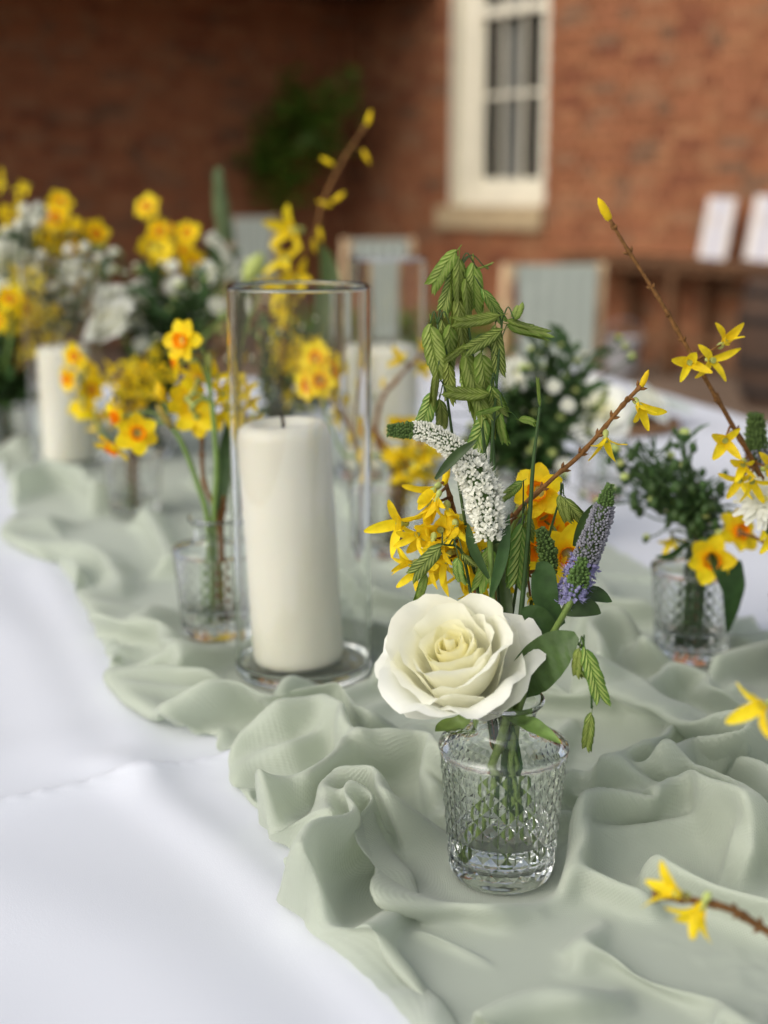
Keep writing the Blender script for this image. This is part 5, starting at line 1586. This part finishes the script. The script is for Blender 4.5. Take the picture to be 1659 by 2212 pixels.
# ---- vase just behind the cylinder
V = 'behind'
Yv = VASES[V].y
forsythia("forsythia branch right behind the candle cylinder with open yellow flowers", [inside(V, 0, 0), neck(V, 0, 0), P(815, 960, Yv), P(822, 870, Yv), P(862, 815, Yv), P(905, 770, Yv)], [(P(870, 778, Yv - 0.01), face(-0.5, 0.2), 1.2), (P(905, 790, Yv), face(0.4, -0.3), 1.2), (P(912, 752, Yv), face(0.2, 0.6), 1.1)], 0.0024, 0.0014, [(P(826, 832, Yv), (0.1, 0, 1))], 23)
forsythia("low forsythia branch glowing between the candle glass and the veronica", [inside(V, 0.004, 0.002), neck(V, 0.006, 0.0), P(890, 1040, Yv), P(905, 990, Yv), P(915, 930, Yv)], [(P(880, 1010, Yv - 0.01), face(-0.3, 0), 1.5), (P(905, 980, Yv - 0.02), face(0.1, 0.1), 1.5), (P(920, 1020, Yv), face(0.3, -0.5), 1.5), (P(895, 930, Yv), face(-0.1, -0.2), 1.3), (P(925, 965, Yv), face(0.4, 0.3), 1.3), (P(885, 1045, Yv), face(-0.4, -0.3), 1.4)], 0.0018, 0.0012, [], 24)
daffodil("daffodil with orange cup seen through the candle glass", inside(V, -0.008, 0.004), P(715, 900, Yv + 0.05), [(P(700, 820, Yv + 0.03), face(-0.1, 0.0), 1.2), (P(672, 830, Yv + 0.04), face(-0.7, 0), 1.15), (P(688, 775, Yv + 0.05), face(0.0, 0.4), 1.15), (P(730, 800, Yv + 0.05), face(0.5, 0.2), 1.15)], 0.0020, 0, 25, False, None, (), [neck(V, -0.006, 0.004), P(770, 980, Yv + 0.04)])
daffodil("small daffodil low between candle glass and hanging oat grass", inside(V, 0.006, 0.006), P(880, 950, Yv + 0.06), [(P(870, 920, Yv + 0.05), face(-0.3, -0.4), 1.1)], 0.0018, 0, 26, False, None, (), [neck(V, 0.004, 0.004)])

# ---- tall forsythia behind the candle, plus greenery around it
Tk = 'tall'
Yt = VASES[Tk].y
forsythia("tall bare forsythia branch rising against the dark wall", [inside(Tk), neck(Tk), P(600, 760, Yt - 0.02), P(620, 640, Yt - 0.03), P(650, 560, Yt - 0.03), P(682, 500, Yt - 0.03), P(700, 430, Yt - 0.03), P(745, 340, Yt - 0.03), P(792, 268, Yt - 0.03)],
    [(P(640, 497, Yt - 0.035), face(-0.9, 0.1), 1.5), (P(620, 560, Yt - 0.03), face(-0.4, 0.2), 1.2), (P(640, 600, Yt - 0.03), face(0.4, 0.0), 1.2), (P(598, 620, Yt - 0.03), face(-0.7, 0.1), 1.2), (P(610, 655, Yt - 0.03), face(-0.2, -0.6), 1.2)], 0.0030, 0.0017,
    [(P(714, 352, Yt - 0.03), (-0.9, -0.2, 0.5)), (P(788, 332, Yt - 0.03), (0.4, 0, -0.8)), (P(726, 430, Yt - 0.03), (0.7, -0.2, 0.5)), (P(708, 442, Yt - 0.03), (-0.6, 0, 0.2)), (P(690, 498, Yt - 0.03), (0.2, 0, -0.9)), (P(678, 522, Yt - 0.03), (0.1, 0, -0.9)), (P(795, 262, Yt - 0.03), (0.3, 0, 1))], 27, 1.7)
forsythia("dense forsythia branch behind the candle glass", [inside(Tk, 0.006, 0), neck(Tk, 0.006), P(620, 900, Yt), P(640, 800, Yt), P(610, 720, Yt)],
    [(P(x, y, Yt - 0.01), face(random.Random(x + 3).uniform(-0.6, 0.6), random.Random(y).uniform(-0.4, 0.5)), 1.25) for x, y in ((590, 770), (615, 760), (640, 770), (660, 760), (600, 800), (630, 800), (655, 795), (580, 740), (640, 735), (620, 690), (690, 760), (720, 770), (740, 790), (570, 800), (700, 740))], 0.0020, 0.0013, [], 28)
for k, (x, y) in enumerate(((560, 690), (590, 760), (545, 740), (610, 830), (570, 830), (660, 860), (700, 860), (640, 720), (745, 880))):
    top = P(x, y, Yt + 0.03 * math.sin(k * 2.0))
    chrysanthemum("leafy green stem with pale buds seen through the candle glass", inside(Tk, 0.008 * math.sin(k), 0.008 * math.cos(k)), top, [], 170 + k, "leafy stems behind the candle glass", 6, 4, 15, 0, 0.034, 1.0, None, 0.040, None, [neck(Tk, 0.006 * math.sin(k), 0.006 * math.cos(k))])
gl = thing("green_leaf", inside(Tk, 0.006, 0.004), "broad arching green leaf behind the candle glass rim", "leaf")
v, f = blade([inside(Tk, 0.006, 0.004, 0.03), neck(Tk, 0.006, 0.004), P(690, 800, Yt + 0.05), P(715, 650, Yt + 0.08), P(708, 570, Yt + 0.09), P(690, 525, Yt + 0.09)], 0.030, None, 0.2)
world_part("leaf_blade", v, f, M_LEAF, gl)

# ---- loose forsythia sprays filling the middle distance
def spray(label, key, cx, cy, rx, ry, Y, n, sc, seed, twigs=4):
    rn_ = random.Random(seed)
    root = thing("forsythia_branch", inside(key), label, "flower branch")
    mb = MB()
    ends = []
    for k in range(twigs):
        tip = P(cx + rn_.uniform(-1, 1) * rx, cy - ry * rn_.uniform(0.2, 1.2), Y + rn_.uniform(-0.04, 0.04))
        mid = P(cx + rn_.uniform(-0.4, 0.4) * rx, cy + ry * rn_.uniform(0.3, 0.9), Y + rn_.uniform(-0.03, 0.03))
        (v, f), c = twig_mesh([inside(key, rn_.uniform(-0.008, 0.008), rn_.uniform(-0.008, 0.008)), neck(key, rn_.uniform(-0.006, 0.006), rn_.uniform(-0.006, 0.006)), mid, tip], 0.0017, 0.0009, 6, True, seed + k)
        mb.add(v, f)
        ends += c[len(c) // 2:]
    world_part("twigs", mb.v, mb.f, M_TWIG, root)
    for k in range(n):
        q = rn_.choice(ends) + Vector((rn_.uniform(-1, 1), rn_.uniform(-1, 1), rn_.uniform(-1, 0.6))) * 0.010
        forsythia_flower(root, q, (rn_.uniform(-1, 1), rn_.uniform(-1, 0.3), rn_.uniform(-0.9, 0.6)), sc * rn_.uniform(0.8, 1.15), rn_, rn_.uniform(-0.1, 0.5))
spray("loose forsythia spray over the left daffodils", 'backleft', 280, 830, 75, 70, VASES['backleft'].y + 0.06, 22, 1.0, 201)
spray("forsythia spray glowing behind the candle glass", 'tall', 640, 790, 80, 70, VASES['tall'].y, 34, 1.15, 202)
spray("forsythia spray between candle glass and second candle", 'behind', 745, 820, 50, 60, VASES['behind'].y + 0.08, 20, 1.1, 203)
spray("forsythia spray low in the far left bouquet", 'farleft', 70, 690, 70, 60, VASES['farleft'].y - 0.02, 20, 1.1, 204)
spray("forsythia spray high in the far left bouquet", 'farleft', 130, 560, 95, 70, VASES['farleft'].y + 0.08, 26, 1.1, 205, 6)
spray("upper forsythia spray beside the pale green bud", 'farmid', 590, 640, 50, 70, VASES['farmid'].y + 0.05, 16, 1.1, 206, 3)
spray("forsythia spray below the second candle, behind the veronica", 'behind', 880, 980, 50, 50, VASES['behind'].y - 0.02, 16, 1.1, 207, 3)

# ---- far bouquets on the left
Fm = 'farmid'
Yf = VASES[Fm].y
rb = random.Random(77)
for k in range(9):
    x = 345 + 24 * (k % 5) * 1.6 - 10 + rb.uniform(-10, 10); y = 600 + 55 * (k // 5) + rb.uniform(-15, 25)
    top = P(x, y, Yf + rb.uniform(-0.05, 0.08))
    chrysanthemum("blurred leafy chrysanthemum stem in the far left bunch", inside(Fm, 0.012 * math.sin(k), 0.01 * math.cos(k)), top, [(top + Vector((rb.uniform(-0.03, 0.03), -0.02, rb.uniform(-0.05, 0.01))), face(rb.uniform(-0.5, 0.5), 0.6), 0.6)] if k % 2 else [], 70 + k, "chrysanthemum stems in the far left bunch", 9, 5, 18, 0, 0.045, 1.2, None, 0.045, None, [neck(Fm, 0.006 * math.sin(k), 0.006 * math.cos(k))])
chrysanthemum("blurred white daisy-like bloom above the far left greenery", inside(Fm, 0.004, 0), P(455, 610, Yf), [(P(456, 588, Yf), face(0.1, 0.8), 1.15)], 91, None, 0, 2, 3, 0, 0.02, 1.0, None, 0.03, None, [neck(Fm)])
chrysanthemum("two flat white blooms seen from the side over the white rose", inside(Fm, -0.004, 0), P(270, 660, Yf), [(P(245, 640, Yf), face(-0.2, 1.6), 1.3), (P(310, 626, Yf), face(0.2, 1.6), 1.3)], 92, None, 0, 2, 3, 0, 0.02, 1.0, None, 0.03, None, [neck(Fm, -0.004)])
chrysanthemum("pair of small white blooms left of the white daisy-like flower", inside(Fm, 0, 0.004), P(380, 625, Yf), [(P(372, 618, Yf), face(-0.2, 0.5), 0.8), (P(396, 632, Yf), face(0.2, 0.4), 0.6), (P(372, 575, Yf), face(0, 0.8), 0.55)], 93, None, 2, 2, 3, 0, 0.02, 1.0, None, 0.03, None, [neck(Fm)])
simple_rose("big blurred white rose behind the left daffodils", Fm, 255, 715, Yf - 0.05, (-0.5, -0.4, 0.75), 0.95, 6)
simple_rose("second blurred white rose beside the big one at left", Fm, 292, 680, Yf + 0.03, (0.4, -0.5, 0.6), 0.9, 8)
daffodil("tall blurred daffodil cluster against the dark wall", inside(Fm, -0.006, 0.004), P(345, 560, Yf + 0.1), [(P(345, 500, Yf + 0.1), face(0, 0.2), 1.17), (P(322, 530, Yf + 0.1), face(-0.6, 0.5, 0.8), 1.17), (P(350, 540, Yf + 0.08), face(0.4, -0.4, 0.7), 1.17), (P(365, 500, Yf + 0.12), face(0.7, 0.6, 0.3), 1.17), (P(342, 575, Yf + 0.1), face(0.2, -0.5), 1.09), (P(318, 448, Yf + 0.12), face(-0.3, 0.4), 1.17)], 0.0024, 0, 31, False, None, (), [neck(Fm, -0.006, 0.004)])
daffodil("blurred orange-yellow daffodils right of the tall cluster", inside(Fm, 0.006, 0.004), P(412, 600, Yf + 0.1), [(P(405, 505, Yf + 0.1), face(0.1, 0.4), 1.17), (P(415, 565, Yf + 0.1), face(0.3, -0.3), 1.17), (P(402, 540, Yf + 0.11), face(-0.5, 0.0), 1.01)], 0.0024, 0, 32, False, None, (), [neck(Fm, 0.004, 0.004)])
veronica("blurred white veronica spike leaning left near the far chair", [inside(Fm, 0.008, 0.004), neck(Fm, 0.006, 0.004), P(500, 650, Yf + 0.1)], PL(Yf + 0.1, (505, 600), (480, 550), (452, 505)), [0.010, 0.009, 0.006], [(1.0, M_WHITE, 0.0018, 1.0)], 41)
veronica("faint tall green spike rising against the dark wall at left", [inside(Fm, 0.006, -0.004), neck(Fm, 0.006, 0), P(490, 600, Yf + 0.15)], PL(Yf + 0.15, (488, 520), (476, 430), (470, 362)), [0.009, 0.009, 0.003], [(1.0, M_PALEG, 0.0018, 1.0)], 42, core=M_PALEG)
lb = thing("lily_bud", inside(Fm, 0.008, 0), "pale green closed bud above the rim of the candle glass", "flower")
v, f = tube(catmull([inside(Fm, 0.008, 0), neck(Fm, 0.008, 0), P(510, 660, Yf - 0.1), P(528, 610, Yf - 0.1)], 5), [0.002, 0.002, 0.0016], 7)
world_part("stem", v, f, M_STEM, lb)
v, f = tube(catmull([P(528, 612, Yf - 0.1), P(540, 590, Yf - 0.1), P(556, 566, Yf - 0.1), P(566, 548, Yf - 0.1)], 4), [0.002, 0.009, 0.012, 0.009, 0.003], 9)
world_part("bud", v, f, M_BUDG, lb)

Fl = 'farleft'
Yl2 = VASES[Fl].y
for q, (lab, cxs, sd) in enumerate((("blurred forsythia mass at the left edge of the picture", [(20, 640), (60, 660), (30, 700), (80, 690), (55, 720), (100, 700), (15, 735), (75, 640), (10, 680), (95, 735), (40, 600), (110, 660), (130, 710), (60, 760), (0, 650), (120, 740), (85, 610)], 51), ("upper forsythia branch at the far left against the wall", [(10, 460), (60, 400), (40, 450), (5, 395), (25, 520), (70, 470), (100, 580), (130, 590), (120, 610), (150, 600), (140, 575), (95, 545), (180, 560), (195, 590), (215, 575), (160, 620), (85, 520), (20, 480), (55, 540)], 52))):
    forsythia(lab, [inside(Fl, 0.004 * q, 0), neck(Fl, 0.004 * q), P(45 + 20 * q, 800, Yl2), P(50, 650 - 120 * q, Yl2 + 0.1 * q)], [(P(x, y, Yl2 + 0.1 * q + 0.02), face(random.Random(x).uniform(-0.6, 0.6), random.Random(y).uniform(-0.3, 0.5)), 1.5) for x, y in cxs], 0.0024, 0.0016, [], sd)
daffodil("blurred daffodils high in the far left bouquet", inside(Fl, 0.004, 0.004), P(130, 560, Yl2 + 0.1), [(P(122, 470, Yl2 + 0.1), face(0, 0.2), 1.33), (P(112, 500, Yl2 + 0.1), face(-0.5, 0.3, 0.8), 1.25), (P(160, 500, Yl2 + 0.1), face(0.5, 0.5, 0.5), 1.25), (P(205, 505, Yl2 + 0.1), face(0.6, 0.1), 1.25), (P(150, 535, Yl2 + 0.1), face(0.1, -0.3), 1.25), (P(130, 440, Yl2 + 0.12), face(0.1, 0.4), 1.17)], 0.0024, 0, 53, False, None, (), [neck(Fl, 0.004)])
daffodil("blurred daffodils with orange cup low at the left edge", inside(Fl, -0.004, 0.0), P(25, 720, Yl2 - 0.05), [(P(22, 645, Yl2 - 0.08), face(0.1, 0.1), 1.09), (P(50, 665, Yl2 - 0.06), face(0.6, 0), 1.09), (P(-5, 690, Yl2 - 0.06), face(-0.3, -0.2), 1.09)], 0.0024, 0, 54, False, None, (), [neck(Fl, -0.004)])
veronica("blurred white veronica spike among far left daffodils", [inside(Fl, 0.006, 0), neck(Fl, 0.006, 0), P(40, 620, Yl2 + 0.05)], PL(Yl2 + 0.05, (40, 540), (55, 490), (95, 450)), [0.012, 0.011, 0.008], [(1.0, M_WHITE, 0.002, 1.0)], 43)
for k in range(8):
    x = [20, 60, 100, 140, 180, 215, 10, 120][k]; y = [560, 620, 540, 600, 560, 600, 600, 660][k]
    top = P(x, y, Yl2 + 0.1)
    chrysanthemum("blurred leafy stem with pale buds in the far left bouquet", inside(Fl, 0.01 * math.sin(k), 0.01 * math.cos(k)), top, [(top + Vector((0.02, -0.05, 0.01)), face(0, 0.5), 0.8)] if k in (1, 3, 6) else [], 110 + k, "leafy stems in the far left bouquet", 7, 4, 16, 0, 0.05, 1.2, None, 0.05, None, [neck(Fl, 0.006 * math.sin(k), 0.006 * math.cos(k))])
for k, (x, y) in enumerate(((20, 520), (75, 560), (115, 640), (170, 545), (60, 470), (150, 620), (205, 610), (235, 560), (200, 660), (30, 640))):
    top = P(x, y, Yl2 + 0.04)
    chrysanthemum("blurred stem of small white blooms in the far left bouquet", inside(Fl, 0.008 * math.sin(k), 0.008 * math.cos(k)), top, [(top + Vector((0.012 * math.sin(q * 2.1 + k), -0.01, 0.012 * math.cos(q * 2.1 + k))), face(0.3 * math.sin(q + k), 0.6), 0.42) for q in range(3)], 150 + k, "small white bloom stems in the far left bouquet", 3, 3, 7, 0, 0.03, 1.0, None, 0.035, None, [neck(Fl, 0.006 * math.sin(k), 0.006 * math.cos(k))])
bud_vase('farroses', -60, 985, "glass bud vase outside the left edge holding a pale rose", spin=0.1)
simple_rose("pale blurred rose at the extreme left edge", 'farroses', 8, 590, Yl2 + 0.05, (0.4, -0.7, 0.5), 1.0, 9)

# ------------------------------------------------------------------ courtyard furniture behind
M_COVER = cloth_mat("sage_chair_cover", rgb(180, 190, 180), 0.8, 0.0, trans=0.1, sheen=0.3, amount=0.05, nscale=20)
def chair(px, py, Y, rot, label, w=0.40, drape=0.42, group="wooden chairs behind the table"):
    top = P(px, py, Y)
    zt = top.z
    root = thing("folding_chair", Vector((top.x, top.y, 0)), label, "chair", group)
    root.rotation_euler.z = rot
    def part(name, fn, mat, sm=False):
        mb = MB(); fn(mb)
        return obj(name, mesh(name, mb.v, mb.f, mat, sm), root)
    for s in (-1, 1):
        part("back_post", lambda m: m.tube([(s * w / 2, 0.0, zt), (s * w / 2, 0.02, 0.5), (s * w / 2, 0.22, 0.005)], 0.016, 8), M_WOODL, True)
        part("front_leg", lambda m: m.tube([(s * (w / 2 - 0.03), 0.05, 0.50), (s * (w / 2 - 0.03), 0.20, 0.44), (s * (w / 2 - 0.03), -0.10, 0.005)], 0.014, 8), M_WOODL, True)
    part("top_rail", lambda m: m.box((0, 0, zt - 0.03), (w - 0.02, 0.022, 0.055)), M_WOODL)
    part("back_slat", lambda m: m.box((0, 0.01, zt - 0.17), (w - 0.02, 0.018, 0.05)), M_WOODL)
    part("seat", lambda m: m.box((0, 0.22, 0.45), (w - 0.03, 0.40, 0.025)), M_WOODL)
    # pleated cloth tied over the back
    n, k = 40, 14
    v, f = [], []
    for i in range(n + 1):
        u = i / n
        x = (u - 0.5) * (w - 0.06)
        for j in range(k + 1):
            t_ = j / k
            z = zt - 0.005 - drape * t_
            y = -0.020 - 0.012 * t_ - (0.006 + 0.016 * t_) * (0.5 + 0.5 * math.sin(u * 34 + 1.5 * math.sin(t_ * 3)))
            v.append((x * (1 - 0.06 * t_), y, z))
    for i in range(n):
        for j in range(k):
            f.append((i * (k + 1) + j, (i + 1) * (k + 1) + j, (i + 1) * (k + 1) + j + 1, i * (k + 1) + j + 1))
    obj("cloth_cover", mesh("cloth_cover", v, f, M_COVER), root)
    return root
chair(1198, 568, 4.9, 0.25, "chair with pleated sage cover right of the oat grass", 0.37, 0.45)
chair(818, 515, 6.9, 0.35, "chair with sage cover behind the second candle", 0.36, 0.50)
chair(542, 468, 8.2, 0.5, "farthest chair with sage cover near the dark wall", 0.32, 0.42)

# console against the bright wall
def wallpt(px, out):                                   # point in front of the right wall at picture column px
    a = (px - IMG_W / 2) / F_PX
    o = CORNER + R_NOR * out
    u = (a * o.y * 1.0 - o.x) / (R_DIR.x - a * R_DIR.y)
    return o + R_DIR * u, u
c0, u0 = wallpt(1285, 0.06)
con = thing("console_table", c0, "dark wooden console table against the brick wall at right", "table")
CH = 0.71
def cbox(name, u0_, u1_, o0, o1, z0, z1, mat, root=None):
    mb = MB()
    vs = [CORNER + R_DIR * u + R_NOR * o + Vector((0, 0, z)) for u in (u0_, u1_) for o in (o0, o1) for z in (z0, z1)]
    mb.add(vs, [(0, 1, 3, 2), (4, 6, 7, 5), (0, 4, 5, 1), (2, 3, 7, 6), (0, 2, 6, 4), (1, 5, 7, 3)])
    return world_part(name, mb.v, mb.f, mat, root or con, False)
cbox("top", u0, u0 + 2.4, 0.03, 0.50, CH - 0.033, CH, M_WOOD)
cbox("apron", u0 + 0.04, u0 + 2.36, 0.06, 0.46, CH - 0.085, CH - 0.034, M_WOOD)
for uu in (u0 + 0.32, u0 + 0.92, u0 + 1.6, u0 + 2.3):
    cbox("leg", uu, uu + 0.045, 0.40, 0.46, 0.002, CH - 0.086, M_WOOD)
    cbox("leg", uu, uu + 0.045, 0.07, 0.13, 0.002, CH - 0.086, M_WOOD)
cbox("stretcher", u0 + 0.32, u0 + 2.3, 0.42, 0.44, 0.22, 0.26, M_WOOD)
def card_mat():
    m, t, b, o = nodes_of("printed_card")
    tc = t.nodes.new('ShaderNodeTexCoord')
    w = t.nodes.new('ShaderNodeTexWave'); w.wave_type = 'BANDS'; w.bands_direction = 'Z'
    w.inputs['Scale'].default_value = 14; w.inputs['Distortion'].default_value = 4; w.inputs['Detail Scale'].default_value = 6
    t.links.new(tc.outputs['Object'], w.inputs['Vector'])
    g = t.nodes.new('ShaderNodeSeparateXYZ'); t.links.new(tc.outputs['Object'], g.inputs[0])
    ab = t.nodes.new('ShaderNodeMath'); ab.operation = 'ABSOLUTE'; t.links.new(g.outputs[0], ab.inputs[0])
    lt = t.nodes.new('ShaderNodeMath'); lt.operation = 'LESS_THAN'; lt.inputs[1].default_value = 0.035; t.links.new(ab.outputs[0], lt.inputs[0])
    mu = t.nodes.new('ShaderNodeMath'); mu.operation = 'MULTIPLY'; t.links.new(lt.outputs[0], mu.inputs[0]); t.links.new(w.outputs['Fac'], mu.inputs[1])
    mx = t.nodes.new('ShaderNodeMix'); mx.data_type = 'RGBA'
    t.links.new(mu.outputs[0], mx.inputs[0])
    mx.inputs[6].default_value = rgb(214, 208, 204); mx.inputs[7].default_value = rgb(150, 160, 190)
    t.links.new(mx.outputs[2], b.inputs['Base Color'])
    b.inputs['Roughness'].default_value = 0.6
    return m
M_CARD = card_mat()
def sign(px, w, h, label, lean, roll):
    c, u = wallpt(px, 0.27)
    root = thing("standing_sign", Vector((c.x, c.y, CH + 0.001)), label, "sign")
    R = Matrix((R_DIR, -R_NOR, Vector((0, 0, 1)))).transposed().to_4x4()
    M = R @ Matrix.Rotation(-lean, 4, 'X')
    mb = MB(); mb.box((0, 0, h / 2), (w, 0.008, h))
    me = mesh("card", mb.v, mb.f, M_CARD, False)
    obj("card", me, root, M @ Matrix.Rotation(roll, 4, 'Y'))
    mb = MB(); mb.tube([(0, 0.01, h * 0.7), (0, 0.10, 0.012)], 0.006, 6)
    obj("strut", mesh("strut", mb.v, mb.f, M_WOODL), root, R)
sign(1525, 0.20, 0.36, "white printed card standing on the console, the left one", 0.16, 0.05)
sign(1628, 0.22, 0.37, "white printed card standing on the console, the right one", 0.16, 0.05)
M_METAL = plain("grey_metal", rgb(170, 172, 176), 0.4, 0.1, 20, metallic=0.4)
c, u = wallpt(1345, 0.75)
pot = thing("metal_bucket", Vector((c.x, c.y, 0)), "grey metal bucket on the ground by the console leg", "bucket")
v, f = lathe([(0.085, 0.002), (0.10, 0.10), (0.115, 0.24), (0.118, 0.245), (0.112, 0.243), (0.09, 0.02), (0.0005, 0.015)], 24)
obj("bucket_body", mesh("bucket_body", v, f, M_METAL), pot)
v, f = tube([(0.115 * math.cos(a), 0, 0.24 + 0.115 * math.sin(a)) for a in np.linspace(0, math.pi, 14)], 0.004, 6)
obj("handle", mesh("handle", v, f, M_METAL), pot)
# dark half barrel at the right edge below the console
c, u = wallpt(1700, 0.95)
br = thing("wooden_barrel", Vector((c.x, c.y, 0)), "dark wooden barrel cut off at the right edge under the console", "barrel")
v, f = lathe([(0.20, 0.003), (0.25, 0.18), (0.265, 0.36), (0.25, 0.52), (0.21, 0.68), (0.19, 0.68), (0.19, 0.655), (0.001, 0.655)], 28)
obj("staves", mesh("staves", v, f, M_ROOF), br)
for z, r in ((0.10, 0.235), (0.25, 0.262), (0.46, 0.262), (0.60, 0.235)):
    v, f = lathe([(r, z - 0.02), (r + 0.004, z - 0.018), (r + 0.004, z + 0.018), (r, z + 0.02)], 28)
    obj("hoop", mesh("hoop", v, f, M_WICK), br)

# folded napkin and woven plate on the far side of the table
M_RATTAN = plain("woven_rattan", rgb(150, 112, 78), 0.8, 0.3, 60, 0.5, 120)
p = T(1335, 925)
pl = thing("woven_placemat", Vector((p.x, p.y, TABLE_Z + 0.003)), "round woven placemat near the far right table edge", "placemat")
v, f = lathe([(0.0005, 0.003), (0.04, 0.003), (0.07, 0.004), (0.088, 0.009), (0.09, 0.010), (0.088, 0.004), (0.07, 0.0), (0.0005, 0.0)], 40)
obj("woven_disc", mesh("woven_disc", v, f, M_RATTAN), pl)
nk = thing("folded_napkin", Vector((p.x, p.y, TABLE_Z + 0.014)), "sage napkin folded on the woven placemat", "napkin")
v, f = [], []
for i in range(25):
    for j in range(15):
        u, t_ = i / 24 - 0.5, j / 14 - 0.5
        v.append((u * 0.20, t_ * 0.10, 0.018 + 0.010 * math.sin(u * 14 + 3 * t_) * (0.4 + t_ * t_)))
for i in range(24):
    for j in range(14):
        f.append((i * 15 + j, (i + 1) * 15 + j, (i + 1) * 15 + j + 1, i * 15 + j + 1))
o = obj("napkin_cloth", mesh("napkin_cloth", v, f, M_COVER), nk)
o.rotation_euler.z = 0.4

# ------------------------------------------------------------------ shrubs by the walls
def shrub(label, base, crown_c, size, n, leafL, mat, seed, stems=5, name="leafy_shrub"):
    rn_ = random.Random(seed)
    root = thing(name, base, label, "shrub")
    mb = MB()
    for k in range(stems):
        tip = crown_c + Vector((rn_.uniform(-0.6, 0.6) * size[0], rn_.uniform(-0.6, 0.6) * size[1], rn_.uniform(-0.2, 0.7) * size[2]))
        mb.tube(catmull([base + Vector((rn_.uniform(-0.06, 0.06), rn_.uniform(-0.06, 0.06), 0)), base.lerp(tip, 0.5) + Vector((rn_.uniform(-0.08, 0.08), 0, 0.05)), tip], 5), [0.014, 0.009, 0.004], 6)
    world_part("stems", mb.v, mb.f, M_TWIG, root)
    mb = MB()
    clumps = [Vector((rn_.gauss(0, 0.55), rn_.gauss(0, 0.55), rn_.gauss(0, 0.5))) for _ in range(14)]
    for k in range(n):
        c = rn_.choice(clumps)
        q = crown_c + Vector(((c.x + rn_.gauss(0, 0.28)) * size[0], (c.y + rn_.gauss(0, 0.28)) * size[1], (c.z + rn_.gauss(0, 0.25)) * size[2]))
        d = Vector((rn_.uniform(-1, 1), rn_.uniform(-1, 1), rn_.uniform(-0.6, 0.8))).normalized()
        L = leafL * rn_.uniform(0.6, 1.3)
        s = d.cross(Vector((rn_.uniform(-1, 1), rn_.uniform(-1, 1), 1))).normalized() * L * 0.28
        mb.add([q, q + d * L * 0.5 + s, q + d * L, q + d * L * 0.5 - s], [(0, 1, 2, 3)])
    o = world_part("foliage", mb.v, mb.f, mat, root, False)
    o["kind"] = "stuff"
    return root
M_SHRUB = leafy("shrub_leaf", rgb(92, 128, 46), 0.35, 0.5, 0.25, 6, 0.3, 0.01, 0.1)
sb = CORNER + L_DIR * 0.55 + L_NOR * 0.45
sc_ = P(655, 310, sb.y); 
shrub("dark green shrub in the shaded corner of the brick walls", Vector((sc_.x, sb.y, 0)), Vector((sc_.x, sb.y, sc_.z)), (0.30, 0.2, 0.40), 900, 0.11, M_SHRUB, 3)
q = P(850, 712, 8.0)
shrub("low green planting at the foot of the bright wall", Vector((q.x, 8.0, 0)), Vector((q.x, 8.0, 0.25)), (0.45, 0.2, 0.13), 700, 0.09, M_SHRUB, 5, 8)
